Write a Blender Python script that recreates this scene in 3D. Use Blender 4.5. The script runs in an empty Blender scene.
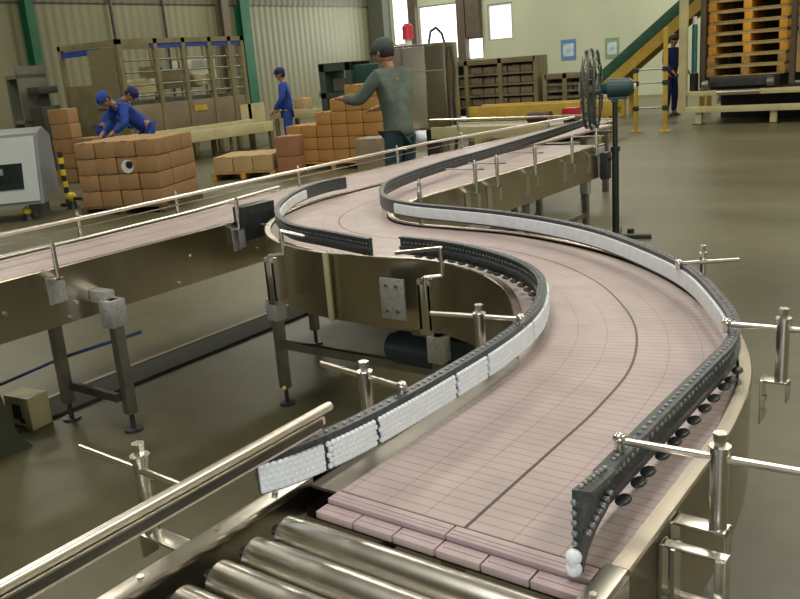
import bpy, bmesh, math, random
from mathutils import Vector, Matrix
C = bpy.context.scene.collection
S = bpy.context.scene
random.seed(7)
R = math.radians
PI = math.pi

# ------------------------------------------------------------------ camera
CAM_H = 1.60
def setup_camera():
    f, p, r, y = 840.0, R(15.5), R(4.5), R(37)
    fwd = Vector((-math.sin(y)*math.cos(p), math.cos(y)*math.cos(p), -math.sin(p)))
    r0 = Vector((math.cos(y), math.sin(y), 0)); u0 = r0.cross(fwd)
    rt = r0*math.cos(r) - u0*math.sin(r); up = rt.cross(fwd)
    cd = bpy.data.cameras.new('camera'); cd.sensor_width = 36; cd.lens = f/800*36
    cd.clip_start = 0.02; cd.clip_end = 200
    co = bpy.data.objects.new('camera', cd); C.objects.link(co)
    m = Matrix((rt, up, -fwd)).transposed().to_4x4(); m.translation = (0, 0, CAM_H)
    co.matrix_world = m; S.camera = co
setup_camera()
# ------------------------------------------------------------------ world, light, exposure
w = bpy.data.worlds.new('world'); S.world = w; w.use_nodes = True
w.node_tree.nodes['Background'].inputs[0].default_value = (0.85, 0.92, 1.0, 1)
w.node_tree.nodes['Background'].inputs[1].default_value = 1.0
S.view_settings.view_transform = 'Standard'; S.view_settings.look = 'None'
S.view_settings.exposure = 0.0; S.view_settings.gamma = 1.0; S.view_settings.use_curve_mapping = False
def area(name, loc, sx, sy, power, col, rot=(0, 0, 0)):
    l = bpy.data.lights.new(name, 'AREA'); l.shape = 'RECTANGLE'; l.size = sx; l.size_y = sy
    l.energy = power; l.color = col
    o = bpy.data.objects.new(name, l); o.location = loc; o.rotation_euler = rot; C.objects.link(o)
    return o
WARM = (1.0, 0.95, 0.83)
for (x, y) in ((-18, 8), (-18, 18), (-10, 4), (-10, 13), (-10, 23), (-18, 25.5), (-8, 26.5), (-2, 1), (-2, 9), (-2, 18), (4.5, 5), (4.5, 15)):
    area('added_ceiling_light', (x, y, 7.3), 1.6, 4.0, 300 if y > 2 else 240, WARM if y > 2 else (1.0, .97, .93))  # unseen overhead area lights, added to light the hall and its steel
area('window_daylight', (-18.8, 28.4, 3.2), 4.5, 2.5, 200, (0.92, 0.97, 1.0), (R(-90), 0, 0))
area('added_cool_fill', (3.5, -6.6, 2.6), 5.0, 3.5, 300, (0.86, 0.93, 1.0), (R(90), 0, 0))  # unseen cool fill behind the camera, added for faces turned to it

# ------------------------------------------------------------------ materials
def nd(nt, t, **k):
    n = nt.nodes.new(t)
    for a, b in k.items(): setattr(n, a, b)
    return n
def mat(name, col, rough=0.5, metal=0.0, noise=0.12, scale=12, bump=0.0, emit=None, estr=0, alpha=1, stretch=None, spec=None):
    m = bpy.data.materials.new(name); m.use_nodes = True; nt = m.node_tree
    b = nt.nodes['Principled BSDF']
    b.inputs['Roughness'].default_value = rough; b.inputs['Metallic'].default_value = metal
    if spec is not None: b.inputs['Specular IOR Level'].default_value = spec
    tc = nd(nt, 'ShaderNodeTexCoord'); mp = nd(nt, 'ShaderNodeMapping')
    if stretch: mp.inputs['Scale'].default_value = stretch
    nt.links.new(tc.outputs['Object'], mp.inputs[0])
    nz = nd(nt, 'ShaderNodeTexNoise'); nz.inputs['Scale'].default_value = scale; nz.inputs['Detail'].default_value = 4
    nt.links.new(mp.outputs[0], nz.inputs['Vector'])
    rp = nd(nt, 'ShaderNodeValToRGB')
    lo = [c*(1-noise*1.5) for c in col]; hi = [min(1, c*(1+noise)) for c in col]
    rp.color_ramp.elements[0].position = 0.3; rp.color_ramp.elements[1].position = 0.7
    rp.color_ramp.elements[0].color = (*lo, 1); rp.color_ramp.elements[1].color = (*hi, 1)
    nt.links.new(nz.outputs[0], rp.inputs[0]); nt.links.new(rp.outputs[0], b.inputs['Base Color'])
    if bump:
        bp = nd(nt, 'ShaderNodeBump'); bp.inputs['Strength'].default_value = bump; bp.inputs['Distance'].default_value = 0.01
        nt.links.new(nz.outputs[0], bp.inputs['Height']); nt.links.new(bp.outputs[0], b.inputs['Normal'])
    if emit:
        b.inputs['Emission Color'].default_value = (*emit, 1); b.inputs['Emission Strength'].default_value = estr
    return m
def hexc(h, k=1.0):
    v = [int(h[i:i+2], 16)/255 for i in (0, 2, 4)]
    return tuple(k*(c/12.92 if c <= .04045 else ((c+.055)/1.055)**2.4) for c in v)

steel = mat('stainless_steel', (0.74, 0.71, 0.64), 0.26, 1.0, 0.06, 30)
steel_plate = mat('brushed_steel_plate', (0.56, 0.50, 0.41), 0.27, 1.0, 0.10, 5, 0.02, stretch=(1, 1, .25))
steel_frame = mat('frame_steel', (0.62, 0.585, 0.51), 0.28, 1.0, 0.12, 8)
steel_dull = mat('dull_steel', (0.30, 0.28, 0.24), 0.42, 0.85, 0.15, 10)
steel_dark = mat('dark_steel', (0.09, 0.085, 0.07), 0.45, 0.6, 0.2, 10)
pipe_steel = mat('satin_pipe_steel', (0.84, 0.80, 0.71), 0.30, 1.0, 0.04, 40)
alu = mat('zinc_plate', (0.62, 0.62, 0.60), 0.42, 0.7, 0.12, 60)
black_pl = mat('black_plastic', (0.032, 0.035, 0.036), 0.38, 0, 0.3, 20)
guide_pl = mat('charcoal_guide_plastic', (0.070, 0.076, 0.078), 0.36, 0.1, 0.3, 60)
pin_mat = mat('grey_guide_pins', (0.34, 0.36, 0.37), 0.3, 0.4, 0.2, 60)
white_liner = mat('white_liner_plastic', (0.80, 0.85, 0.88), 0.35, 0, 0.05, 25)
bead_mat = mat('white_bead_plastic', (0.90, 0.95, 1.0), 0.28, 0, 0.03, 40)
carton = mat('brown_carton', hexc('9A7850'), 0.8, 0, 0.10, 3)
carton_lt = mat('light_carton', hexc('AE9468'), 0.8, 0, 0.08, 3)
carton_or = mat('orange_carton', hexc('AC8046'), 0.8, 0, 0.10, 3)
carton_rd = mat('reddish_carton', hexc('96694A'), 0.8, 0, 0.10, 3)
wood = mat('pallet_wood', hexc('B08A45'), 0.75, 0, 0.25, 9, stretch=(1, 6, 1))
wood_or = mat('amber_pallet_wood', hexc('DA9A2C'), 0.6, 0, 0.16, 7)
wood_gr = mat('weathered_pallet_wood', hexc('B79C66'), 0.7, 0, 0.2, 7)
green_p = mat('green_paint', hexc('185A3A'), 0.45, 0, 0.12, 3)
green_d = mat('dark_green_paint', hexc('2C5A45'), 0.5, 0, 0.15, 3)
teal_p = mat('teal_paint', hexc('2E4F4A'), 0.42, 0.1, 0.15, 8)
cream = mat('cream_paint', hexc('BDB488'), 0.5, 0, 0.08, 4)
yellow = mat('yellow_paint', hexc('B89A3C'), 0.5, 0, 0.12, 4)
yellow_b = mat('bright_yellow', hexc('E3CF3A'), 0.4, 0, 0.06, 10)
red = mat('red_plastic', hexc('B02A2E'), 0.4, 0, 0.08, 10)
blue_cl = mat('blue_workwear', hexc('24459A'), 0.85, 0, 0.18, 9, 0.3)
navy_cl = mat('navy_workwear', hexc('20295E'), 0.85, 0, 0.18, 9, 0.3)
grey_cl = mat('grey_green_workwear', hexc('5E6B60'), 0.85, 0, 0.18, 9, 0.3)
teal_cl = mat('dark_teal_trousers', hexc('27424A'), 0.85, 0, 0.18, 9, 0.3)
cap_grey = mat('grey_cap_cloth', hexc('4A5652'), 0.85, 0, 0.15, 12)
skin = mat('skin', hexc('A8795C'), 0.6, 0, 0.06, 12)
hair = mat('dark_hair', (0.02, 0.016, 0.013), 0.6, 0, 0.2, 20)
shoe_m = mat('dark_shoe', (0.03, 0.03, 0.03), 0.5, 0, 0.2, 20)
grey_mach = mat('grey_green_machine_paint', hexc('77786A'), 0.45, 0.2, 0.14, 3)
olive_mach = mat('olive_machine_paint', hexc('7E7656'), 0.45, 0.1, 0.14, 3)
brown_mach = mat('brown_grey_panel', hexc('877A64'), 0.42, 0.3, 0.12, 2)
console_g = mat('grey_console_paint', hexc('7E8282'), 0.42, 0.2, 0.06, 3)
console_w = mat('pale_console_face', hexc('AEB5B2'), 0.4, 0.0, 0.04, 3)
white_p = mat('white_paint', hexc('D8DAD0'), 0.5, 0, 0.05, 3)
blue_p = mat('blue_band', hexc('27408C'), 0.5, 0, 0.1, 3)
screen_m = mat('dark_screen', hexc('1D2824'), 0.2, 0, 0.3, 14)
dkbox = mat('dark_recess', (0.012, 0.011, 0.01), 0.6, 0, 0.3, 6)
hose_blue = mat('blue_hose', hexc('35477C'), 0.4, 0, 0.1, 6)
brown_col = mat('brown_column_paint', hexc('5F5346'), 0.6, 0, 0.1, 3)

def floor_mat():
    m = bpy.data.materials.new('floor_concrete'); m.use_nodes = True; nt = m.node_tree; b = nt.nodes['Principled BSDF']
    tc = nd(nt, 'ShaderNodeTexCoord')
    n1 = nd(nt, 'ShaderNodeTexNoise'); n1.inputs['Scale'].default_value = 0.55; n1.inputs['Detail'].default_value = 6
    n2 = nd(nt, 'ShaderNodeTexNoise'); n2.inputs['Scale'].default_value = 7; n2.inputs['Detail'].default_value = 5
    mp = nd(nt, 'ShaderNodeMapping'); mp.inputs['Rotation'].default_value = (0, 0, R(-37)); mp.inputs['Scale'].default_value = (.35, 1.4, 1)
    nt.links.new(tc.outputs['Object'], mp.inputs[0]); nt.links.new(mp.outputs[0], n1.inputs['Vector']); nt.links.new(tc.outputs['Object'], n2.inputs['Vector'])
    r1 = nd(nt, 'ShaderNodeValToRGB'); e = r1.color_ramp.elements
    e[0].position = .3; e[0].color = (*hexc('4F4C37'), 1); e[1].position = .72; e[1].color = (*hexc('67644A'), 1)
    mx = nd(nt, 'ShaderNodeMix', data_type='RGBA', blend_type='MULTIPLY'); mx.inputs[0].default_value = .35
    r2 = nd(nt, 'ShaderNodeValToRGB'); r2.color_ramp.elements[0].position = .35; r2.color_ramp.elements[0].color = (.55, .55, .52, 1); r2.color_ramp.elements[1].position = .6
    nt.links.new(n1.outputs[0], r1.inputs[0]); nt.links.new(n2.outputs[0], r2.inputs[0])
    nt.links.new(r1.outputs[0], mx.inputs[6]); nt.links.new(r2.outputs[0], mx.inputs[7]); nt.links.new(mx.outputs[2], b.inputs['Base Color'])
    rr = nd(nt, 'ShaderNodeMapRange'); rr.inputs[3].default_value = .30; rr.inputs[4].default_value = .50; b.inputs['Specular IOR Level'].default_value = .35
    nt.links.new(n1.outputs[0], rr.inputs[0]); nt.links.new(rr.outputs[0], b.inputs['Roughness'])
    return m
def wall_mat(name, col, ribs=0.0, axis='Y'):
    m = mat(name, col, 0.55, 0, 0.05, 0.6); nt = m.node_tree; b = nt.nodes['Principled BSDF']
    if ribs:
        tc = nd(nt, 'ShaderNodeTexCoord'); wv = nd(nt, 'ShaderNodeTexWave', bands_direction=axis, wave_profile='SIN')
        wv.inputs['Scale'].default_value = ribs
        nt.links.new(tc.outputs['Object'], wv.inputs['Vector'])
        bp = nd(nt, 'ShaderNodeBump'); bp.inputs['Strength'].default_value = .4; bp.inputs['Distance'].default_value = .05
        nt.links.new(wv.outputs[1], bp.inputs['Height']); nt.links.new(bp.outputs[0], b.inputs['Normal'])
    return m
def belt_mat():
    m = bpy.data.materials.new('belt_module_plastic'); m.use_nodes = True; nt = m.node_tree; b = nt.nodes['Principled BSDF']
    uv = nd(nt, 'ShaderNodeUVMap'); uv.uv_map = 'UVMap'; sp = nd(nt, 'ShaderNodeSeparateXYZ'); nt.links.new(uv.outputs[0], sp.inputs[0])
    def math_(op, a, bb=None, c=None):
        n = nd(nt, 'ShaderNodeMath', operation=op)
        for i, v in enumerate((a, bb, c)):
            if v is None: continue
            if isinstance(v, (int, float)): n.inputs[i].default_value = v
            else: nt.links.new(v, n.inputs[i])
        return n.outputs[0]
    s, d = sp.outputs[0], sp.outputs[1]
    rows = math_('LESS_THAN', math_('FRACT', math_('DIVIDE', s, 0.0254)), 0.13)
    strands = math_('LESS_THAN', math_('FRACT', math_('DIVIDE', math_('ADD', d, 0.297), 0.0857)), 0.028)
    # hinge seam: a dashed dark gap between the two belt halves
    seam = math_('LESS_THAN', math_('ABSOLUTE', math_('SUBTRACT', d, 0.046)), 0.0035)
    n = nd(nt, 'ShaderNodeTexNoise'); n.inputs['Scale'].default_value = 9; n.inputs['Detail'].default_value = 5
    tc = nd(nt, 'ShaderNodeTexCoord'); nt.links.new(tc.outputs['Object'], n.inputs['Vector'])
    rp = nd(nt, 'ShaderNodeValToRGB'); e = rp.color_ramp.elements
    e[0].position = .3; e[0].color = (*hexc('A89894'), 1); e[1].position = .7; e[1].color = (*hexc('BAA8A3'), 1)
    nt.links.new(n.outputs[0], rp.inputs[0])
    def mixc(fac, k, a, colr):
        mx = nd(nt, 'ShaderNodeMix', data_type='RGBA'); nt.links.new(math_('MULTIPLY', fac, k), mx.inputs[0])
        nt.links.new(a, mx.inputs[6]); mx.inputs[7].default_value = (*colr, 1); return mx.outputs[2]
    c = mixc(rows, .38, rp.outputs[0], hexc('5E4C48'))
    c = mixc(strands, .38, c, hexc('5E4C48'))
    c = mixc(seam, .9, c, hexc('2E2522'))
    nt.links.new(c, b.inputs['Base Color']); b.inputs['Roughness'].default_value = .42
    hgt = math_('SUBTRACT', 1.0, math_('MAXIMUM', rows, math_('MAXIMUM', strands, seam)))
    bp = nd(nt, 'ShaderNodeBump'); bp.inputs['Strength'].default_value = .35; bp.inputs['Distance'].default_value = .002
    nt.links.new(hgt, bp.inputs['Height']); nt.links.new(bp.outputs[0], b.inputs['Normal'])
    return m
M_floor = floor_mat(); M_belt = belt_mat()
module_pl = mat('pink_module_plastic', hexc('B8A4A4'), 0.42, 0, 0.06, 20)
M_wl = wall_mat('left_wall_sheet', hexc('77765A'), 1.1, 'Y')
M_band = wall_mat('upper_wall_sheet', hexc('5C5A48'), 1.1, 'Y')
M_wf = wall_mat('far_wall_paint', hexc('BCC2A8'))
M_wo = wall_mat('plain_wall_paint', hexc('BDB9A2'))
M_ceil = wall_mat('ceiling_sheet', hexc('C4C0AC'), 1.0, 'X')

# ------------------------------------------------------------------ mesh helpers
class MB:
    def __init__(s): s.bm = bmesh.new(); s.uv = None
    def _xf(s, vs, mtx):
        if mtx is not None:
            for v in vs: v.co = mtx @ v.co
    def box(s, x0, x1, y0, y1, z0, z1, mtx=None, bev=0.0):
        r = bmesh.ops.create_cube(s.bm, size=1); vs = r['verts']
        for v in vs:
            v.co = Vector(((x0+x1)/2+v.co.x*(x1-x0), (y0+y1)/2+v.co.y*(y1-y0), (z0+z1)/2+v.co.z*(z1-z0)))
        if bev:
            es = {e for v in vs for e in v.link_edges}
            rr = bmesh.ops.bevel(s.bm, geom=list(es), offset=bev, segments=2, affect='EDGES', profile=.6)
            vs = list({v for f in rr['faces'] for v in f.verts} | {v for v in vs if v.is_valid})
        s._xf(vs, mtx); return s
    def cyl(s, a, b, r, r2=None, seg=16, caps=True):
        a, b = Vector(a), Vector(b); d = b-a; L = d.length
        q = d.to_track_quat('Z', 'Y').to_matrix().to_4x4(); q.translation = (a+b)/2
        bmesh.ops.create_cone(s.bm, cap_ends=caps, segments=seg, radius1=r, radius2=r if r2 is None else r2, depth=L, matrix=q)
        return s
    def tube(s, pts, r, seg=10):
        for i in range(len(pts)-1): s.cyl(pts[i], pts[i+1], r, seg=seg)
        for p in pts[1:-1]: s.ball(p, r, seg, 6)
        return s
    def ball(s, c, r, u=12, v=8, sc=(1, 1, 1)):
        m = Matrix.Translation(c) @ Matrix.Diagonal((r*sc[0], r*sc[1], r*sc[2], 1))
        bmesh.ops.create_uvsphere(s.bm, u_segments=u, v_segments=v, radius=1, matrix=m); return s
    def torus(s, c, axis, R_, r, n=40, k=8):
        q = Vector(axis).to_track_quat('Z', 'Y').to_matrix()
        rings = []
        for i in range(n):
            a = 2*PI*i/n; ring = []
            for j in range(k):
                b = 2*PI*j/k
                p = Vector(((R_+r*math.cos(b))*math.cos(a), (R_+r*math.cos(b))*math.sin(a), r*math.sin(b)))
                ring.append(s.bm.verts.new(Vector(c)+q@p))
            rings.append(ring)
        for i in range(n):
            for j in range(k):
                s.bm.faces.new((rings[i][j], rings[(i+1) % n][j], rings[(i+1) % n][(j+1) % k], rings[i][(j+1) % k]))
        return s
    def prism(s, poly, axis, t0, t1):
        """poly of 2-D points extruded along axis 'X','Y' or 'Z'"""
        def P(u, v, t): return {'X': (t, u, v), 'Y': (u, t, v), 'Z': (u, v, t)}[axis]
        a = [s.bm.verts.new(P(u, v, t0)) for u, v in poly]; b = [s.bm.verts.new(P(u, v, t1)) for u, v in poly]
        s.bm.faces.new(a); s.bm.faces.new(b[::-1]); n = len(poly)
        for i in range(n): s.bm.faces.new((a[i], b[i], b[(i+1) % n], a[(i+1) % n]))
        return s
    def sweep(s, path, sect, closed=True):
        """path: list of (x, y, nx, ny, s); sect: list of (offset, z).  UV = (s, offset)"""
        uvl = s.bm.loops.layers.uv.get('UVMap') or s.bm.loops.layers.uv.new('UVMap'); rings = []
        for (x, y, nx, ny, _) in path:
            rings.append([s.bm.verts.new((x+nx*d, y+ny*d, z)) for d, z in sect])
        n = len(sect); rng = range(n) if closed else range(n-1)
        for i in range(len(path)-1):
            for j in rng:
                k = (j+1) % n
                f = s.bm.faces.new((rings[i][j], rings[i][k], rings[i+1][k], rings[i+1][j]))
                for lp, (pi, si) in zip(f.loops, ((i, j), (i, k), (i+1, k), (i+1, j))):
                    lp[uvl].uv = (path[pi][4], sect[si][0])
        if closed:
            s.bm.faces.new(rings[0]); s.bm.faces.new(rings[-1][::-1])
        return s
    def build(s, name, material, parent=None, smooth=None, label=None):
        bmesh.ops.recalc_face_normals(s.bm, faces=s.bm.faces)
        if parent is not None and not getattr(s, 'local', False):
            o_ = world_loc(parent)
            for v in s.bm.verts: v.co -= o_
        me = bpy.data.meshes.new(name); s.bm.to_mesh(me); s.bm.free()
        me.materials.append(material)
        me.polygons.foreach_set('use_smooth', [True]*len(me.polygons))
        me.set_sharp_from_angle(angle=R(38))
        o = bpy.data.objects.new(name, me); C.objects.link(o)
        if parent is not None: o.parent = parent
        if label: o['label'] = label
        return o
class LB(MB):            # coordinates local to the thing
    local = True
def world_loc(o):
    v = Vector(o.location); p = o.parent
    while p is not None: v = v+Vector(p.location); p = p.parent
    return v
def tag(o, label, cat, group=None, kind=None):
    o['label'] = label; o['category'] = cat
    if group: o['group'] = group
    if kind: o['kind'] = kind
    return o
def thing(name, label, cat, loc=(0, 0, 0), rz=0, group=None):
    o = bpy.data.objects.new(name, None); o.empty_display_size = .1; C.objects.link(o)
    o.location = loc; o.rotation_euler = (0, 0, rz)
    return tag(o, label, cat, group)
def struct(name, mb, m):
    o = mb.build(name, m); o['kind'] = 'structure'; return o
def copy_tree(o, parent=None):
    c = o.copy(); C.objects.link(c)
    if parent is not None: c.parent = parent
    for ch in list(o.children): copy_tree(ch, c)
    return c

# ------------------------------------------------------------------ the hall
XL, XR, YB, YF, ZC = -22.0, 9.0, -7.0, 29.0, 7.5
struct('floor', MB().box(XL-.2, XR+.2, YB-.2, YF+.2, -.2, 0), M_floor)
struct('wall_left', MB().box(XL-.2, XL, YB, YF, 0, 4.0), M_wl)
struct('trim_1', MB().box(XL-.2, XL+.06, YB, YF, 4.0, ZC), M_band)
# far wall with its window openings, the last filled by a painted wall glow
WIN_AND_GLOW = [(-21.14, -20.22, 2.40, 5.0), (-19.83, -17.92, 1.70, 3.78), (-17.80, -16.93, 1.62, 2.43), (-16.70, -15.65, 2.25, 3.55)]
def far_wall():
    m = MB(); x = XL
    cuts = sorted(WIN_AND_GLOW)
    for (a, b, z0, z1) in cuts:
        m.box(x, a, YF, YF+.2, 0, ZC); m.box(a, b, YF, YF+.2, 0, z0); m.box(a, b, YF, YF+.2, z1, ZC); x = b
    m.box(x, XR, YF, YF+.2, 0, ZC)
    return m
struct('wall_far', far_wall(), M_wf)
struct('wall_right', MB().box(XR, XR+.2, YB, YF, 0, ZC), M_wo)
struct('wall_back', MB().box(XL, XR, YB-.2, YB, 0, ZC), M_wo)
struct('ceiling', MB().box(XL, XR, YB, YF, ZC, ZC+.2), M_ceil)
M_glass = mat('daylit_window_glass', (.8, .85, .9), .3, 0, 0, 1, emit=(.93, .97, 1), estr=2.2)
M_wall_glow = mat('painted_wall_glow', (.8, .84, .86), .5, 0, 0, 1, emit=(.93, .97, 1), estr=.75)  # self-glowing pane stands in for sunlight spilled on the wall
win_frame = mat('window_frame_paint', hexc('A5A294'), .5)
for i, (a, b, z0, z1) in enumerate(WIN_AND_GLOW):
    g = MB().box(a, b, YF+.08, YF+.10, z0, z1); wo = g.build('window_%d' % (i+1), M_glass if i < 3 else M_wall_glow); wo['kind'] = 'structure'
    f = MB(); t = .05
    f.box(a, b, YF+.02, YF+.12, z0, z0+t).box(a, b, YF+.02, YF+.12, z1-t, z1).box(a, a+t, YF+.02, YF+.12, z0+t, z1-t).box(b-t, b, YF+.02, YF+.12, z0+t, z1-t)
    f.build('window_frame', win_frame, wo)
struct('trim_2', MB().box(-20.20, -19.85, YF-.22, YF, 0, ZC), brown_col)
struct('trim_3', MB().box(-17.90, -17.55, YF-.3, YF, 0, ZC).box(-17.53, -16.95, YF-.25, YF, 2.46, ZC), brown_col)
struct('trim_4', MB().box(-21.95, -21.22, YF-.5, YF, 0, ZC), mat('grey_column_paint', hexc('5C5F50'), .6))
# green wall columns along the left wall
def i_column(y, label, m, x=XL+.12, h=ZC, d=.22, wd=.26):
    o = MB().box(x-.1, x-.1+.03, y-wd/2, y+wd/2, 0, h).box(x+d-.03, x+d, y-wd/2, y+wd/2, 0, h).box(x-.07, x+d-.03, y-.012, y+.012, 0, h)
    o.box(x-.12, x+d+.03, y-wd/2-.04, y+wd/2+.04, 0, .03)
    return tag(o.build('steel_column', m), label, 'column')
i_column(13.45, 'green steel column at the far left of the corrugated wall', green_p, wd=.24)
i_column(21.35, 'green steel column on the corrugated wall behind the right end of the cage machine', green_p, wd=.42)
i_column(20.45, 'brown steel column just left of the second green column', brown_col, wd=.3)
for y, lab in ((16.1, 'thin dark pole on the corrugated wall above the cage machine, left one'), (18.0, 'thin dark pole on the corrugated wall above the cage machine, right one')):
    tag(MB().cyl((XL+.2, y, 0), (XL+.2, y, ZC), .05).cyl((XL+.2, y, 0), (XL+.2, y, .02), .12).build('wall_pole', steel_dark), lab, 'pole')

# ------------------------------------------------------------------ conveyor path
ZB = 0.85
def to_path(pts):
    """pts: (x, y) list -> (x, y, nx, ny, s); the normal points to the right of travel"""
    q = [Vector(pts[0])]
    for p in pts[1:]:
        p = Vector(p)
        if (p-q[-1]).length > .006: q.append(p)
    out = []; s = 0
    for i, p in enumerate(q):
        t = (q[min(i+1, len(q)-1)]-q[max(i-1, 0)]).normalized()
        if i: s += (p-q[i-1]).length
        out.append((p.x, p.y, t.y, -t.x, s))
    return out
def spline(pts, step=.02):
    """Catmull-Rom through the points"""
    P = [Vector(p) for p in pts]; P = [P[0]*2-P[1]]+P+[P[-1]*2-P[-2]]; out = []
    for i in range(1, len(P)-2):
        a, b, c, d = P[i-1:i+3]; n = max(1, int((c-b).length/step))
        for k in range(n):
            t = k/n
            v = .5*((2*b)+(c-a)*t+(2*a-5*b+4*c-d)*t*t+(3*b-a-3*c+d)*t**3); out.append((v.x, v.y))
    out.append(tuple(P[-2])); return out
Y0, YE = 1.045, 6.62
XC = -.735
CTR = [(XC, Y0, 1), (XC, 1.2, 1), (XC, 1.4, 1), (-.737, 1.6, 1), (-.762, 1.86, .96), (-.850, 2.13, .91), (-.985, 2.36, .88), (-1.155, 2.57, .85), (-1.375, 2.75, .84), (-1.605, 2.865, .85), (-1.85, 2.93, .90), (-2.11, 2.935, .98), (-2.38, 2.955, 1), (-2.62, 3.04, 1), (-2.82, 3.20, 1), (-2.97, 3.42, 1), (-3.06, 3.68, 1), (-3.095, 3.95, 1), (-3.095, 4.6, 1), (-3.095, 5.6, 1), (-3.095, YE, 1)]
PATH = to_path(spline([(a, b) for a, b, _ in CTR]))
def width_at(p):        # the frame is a little narrower through the first bend
    ks = []
    for a, b, k in CTR:
        d = (Vector((a, b))-Vector(p)).length; ks.append((d, k))
    ks.sort(); (d0, k0), (d1, k1) = ks[:2]
    return (k0*d1+k1*d0)/max(1e-6, d0+d1)
kk_ = [width_at(p[:2]) for p in PATH]
for _ in range(6): kk_ = [kk_[0]]+[(kk_[i-1]+kk_[i]+kk_[i+1])/3 for i in range(1, len(kk_)-1)]+[kk_[-1]]
PATH = [(x, y, nx*k, ny*k, s_) for (x, y, nx, ny, s_), k in zip(PATH, kk_)]
def sub(path, s0, s1): return [p for p in path if s0 <= p[4] <= s1]
STOT = PATH[-1][4]
sA = 1.80-Y0
conv = thing('curved_conveyor', 'S-shaped stainless steel conveyor with pink modular belt and white-lined guide rails', 'conveyor', (-.735, 1.2, 0))
# the belt edge steps out from under the left guide once the bend begins
def belt_left(s): t = min(1, max(0, (s-sA+.05)/.3)); return -.224-.078*t*t*(3-2*t)
bmb = MB(); uvl = bmb.bm.loops.layers.uv.new('UVMap'); rings = []
for (x, y, nx, ny, ss) in PATH:
    dl = belt_left(ss); rings.append([(bmb.bm.verts.new((x+nx*d, y+ny*d, z)), d) for d, z in ((dl, ZB), (.296, ZB), (.296, ZB-.022), (dl, ZB-.022))])
for i in range(len(PATH)-1):
    for j in range(4):
        k = (j+1) % 4; q = (rings[i][j], rings[i][k], rings[i+1][k], rings[i+1][j])
        f = bmb.bm.faces.new([v for v, d in q])
        for lp, (v, d), si in zip(f.loops, q, (i, i, i+1, i+1)): lp[uvl].uv = (PATH[si][4], d)
for e in (0, -1): bmb.bm.faces.new([v for v, d in rings[e]])
bmb.build('belt', M_belt, conv)
MB().sweep(PATH, [(-.32, .79), (.32, .79), (.32, .77), (-.32, .77)]).build('under_tray', steel_dark, conv)
def side_plate(d0, sgn, ztop=ZB+.012, zbot=.60, s0=0, s1=99):
    a, b = d0, d0+sgn*.004; li = d0-sgn*.024
    sect = [(li, ztop), (b-sgn*.001, ztop), (b+sgn*.002, ztop-.003), (b+sgn*.002, ztop-.010), (b, ztop-.013), (b, zbot+.012), (b-sgn*.0, zbot), (a-sgn*.02, zbot), (a-sgn*.02, zbot+.004), (a, zbot+.006), (a, ztop-.006), (li, ztop-.004)]
    return MB().sweep(sub(PATH, s0, s1), sect)
MB().sweep([p for p in PATH if p[4] < sA+.1], [(-.304, ZB-.006), (-.229, ZB-.006), (-.229, ZB-.012), (-.304, ZB-.012)]).build('wear_strip', steel_dull, conv)
side_plate(-.326, -1, zbot=.565).build('side_plate', steel_plate, conv)
side_plate(.326, 1, zbot=.60).build('side_plate', steel_plate, conv)

# guide rails -------------------------------------------------------------
def merge(o, mb, m):
    """add a second material and its shapes to a part's mesh (pattern that belongs to the part)"""
    o_ = world_loc(o)
    for v in mb.bm.verts: v.co -= o_
    idx = len(o.data.materials); o.data.materials.append(m)
    for f in mb.bm.faces: f.material_index = idx; f.smooth = True
    t = bpy.data.meshes.new('t'); mb.bm.to_mesh(t); mb.bm.free()
    bm = bmesh.new(); bm.from_mesh(o.data); bm.from_mesh(t); bm.to_mesh(o.data); bm.free(); bpy.data.meshes.remove(t)
def guide(name, xy, lane, ztop=.952, zb=.880, scallop=(0, 0), pins=(0, 99)):
    """lane = +1: the lane lies to the right of the rail, -1: to its left"""
    pth = to_path(spline(xy)); s = lane
    o = MB().sweep(pth, [(s*.000, zb), (s*.006, zb), (s*.006, ztop-.006), (s*.008, ztop-.006), (s*.008, ztop), (-s*.018, ztop), (-s*.018, ztop-.006), (-s*.010, ztop-.010), (-s*.010, zb+.036), (-s*.019, zb+.033), (-s*.019, zb+.022), (-s*.008, zb+.018), (-s*.008, zb)]).build(name, guide_pl, conv)
    m = MB(); acc = .012
    for i in range(len(pth)-1):
        x, y, nx, ny, ss = pth[i]
        if ss >= acc and pins[0] <= ss <= pins[1]:
            acc += .021; m.cyl((x-nx*s*.006, y-ny*s*.006, ztop-.001), (x-nx*s*.006, y-ny*s*.006, ztop+.0025), .0040, seg=8)
            m.cyl((x-nx*s*.009, y-ny*s*.009, zb+.050), (x-nx*s*.0125, y-ny*s*.0125, zb+.050), .0042, seg=8)
    merge(o, m, pin_mat)
    if scallop[1]:
        m = MB(); acc = scallop[0]
        for i in range(2, len(pth)-3):
            x, y, nx, ny, ss = pth[i]
            if ss >= acc and ss < scallop[1]:
                acc += .060; a = math.atan2(ny, nx)
                mt = Matrix.Translation((x-nx*s*.022, y-ny*s*.022, zb+.002)) @ Matrix.Rotation(a, 4, 'Z') @ Matrix.Diagonal((.013, .021, .006, 1))
                bmesh.ops.create_uvsphere(m.bm, u_segments=14, v_segments=6, radius=1, matrix=mt)
        merge(o, m, black_pl)
    return o, pth
def liner(pth, s0, s1, lane, parent, zb=.886, zt=.938, off=.007):
    s = lane; pp = [p for p in pth if s0 <= p[4] <= s1+.018]
    if len(pp) < 2: return
    MB().sweep(pp, [(s*off, zb), (s*(off+.006), zb+.003), (s*(off+.0075), (zb+zt)/2), (s*(off+.006), zt-.003), (s*off, zt)]).build('liner', white_liner, parent)
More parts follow.
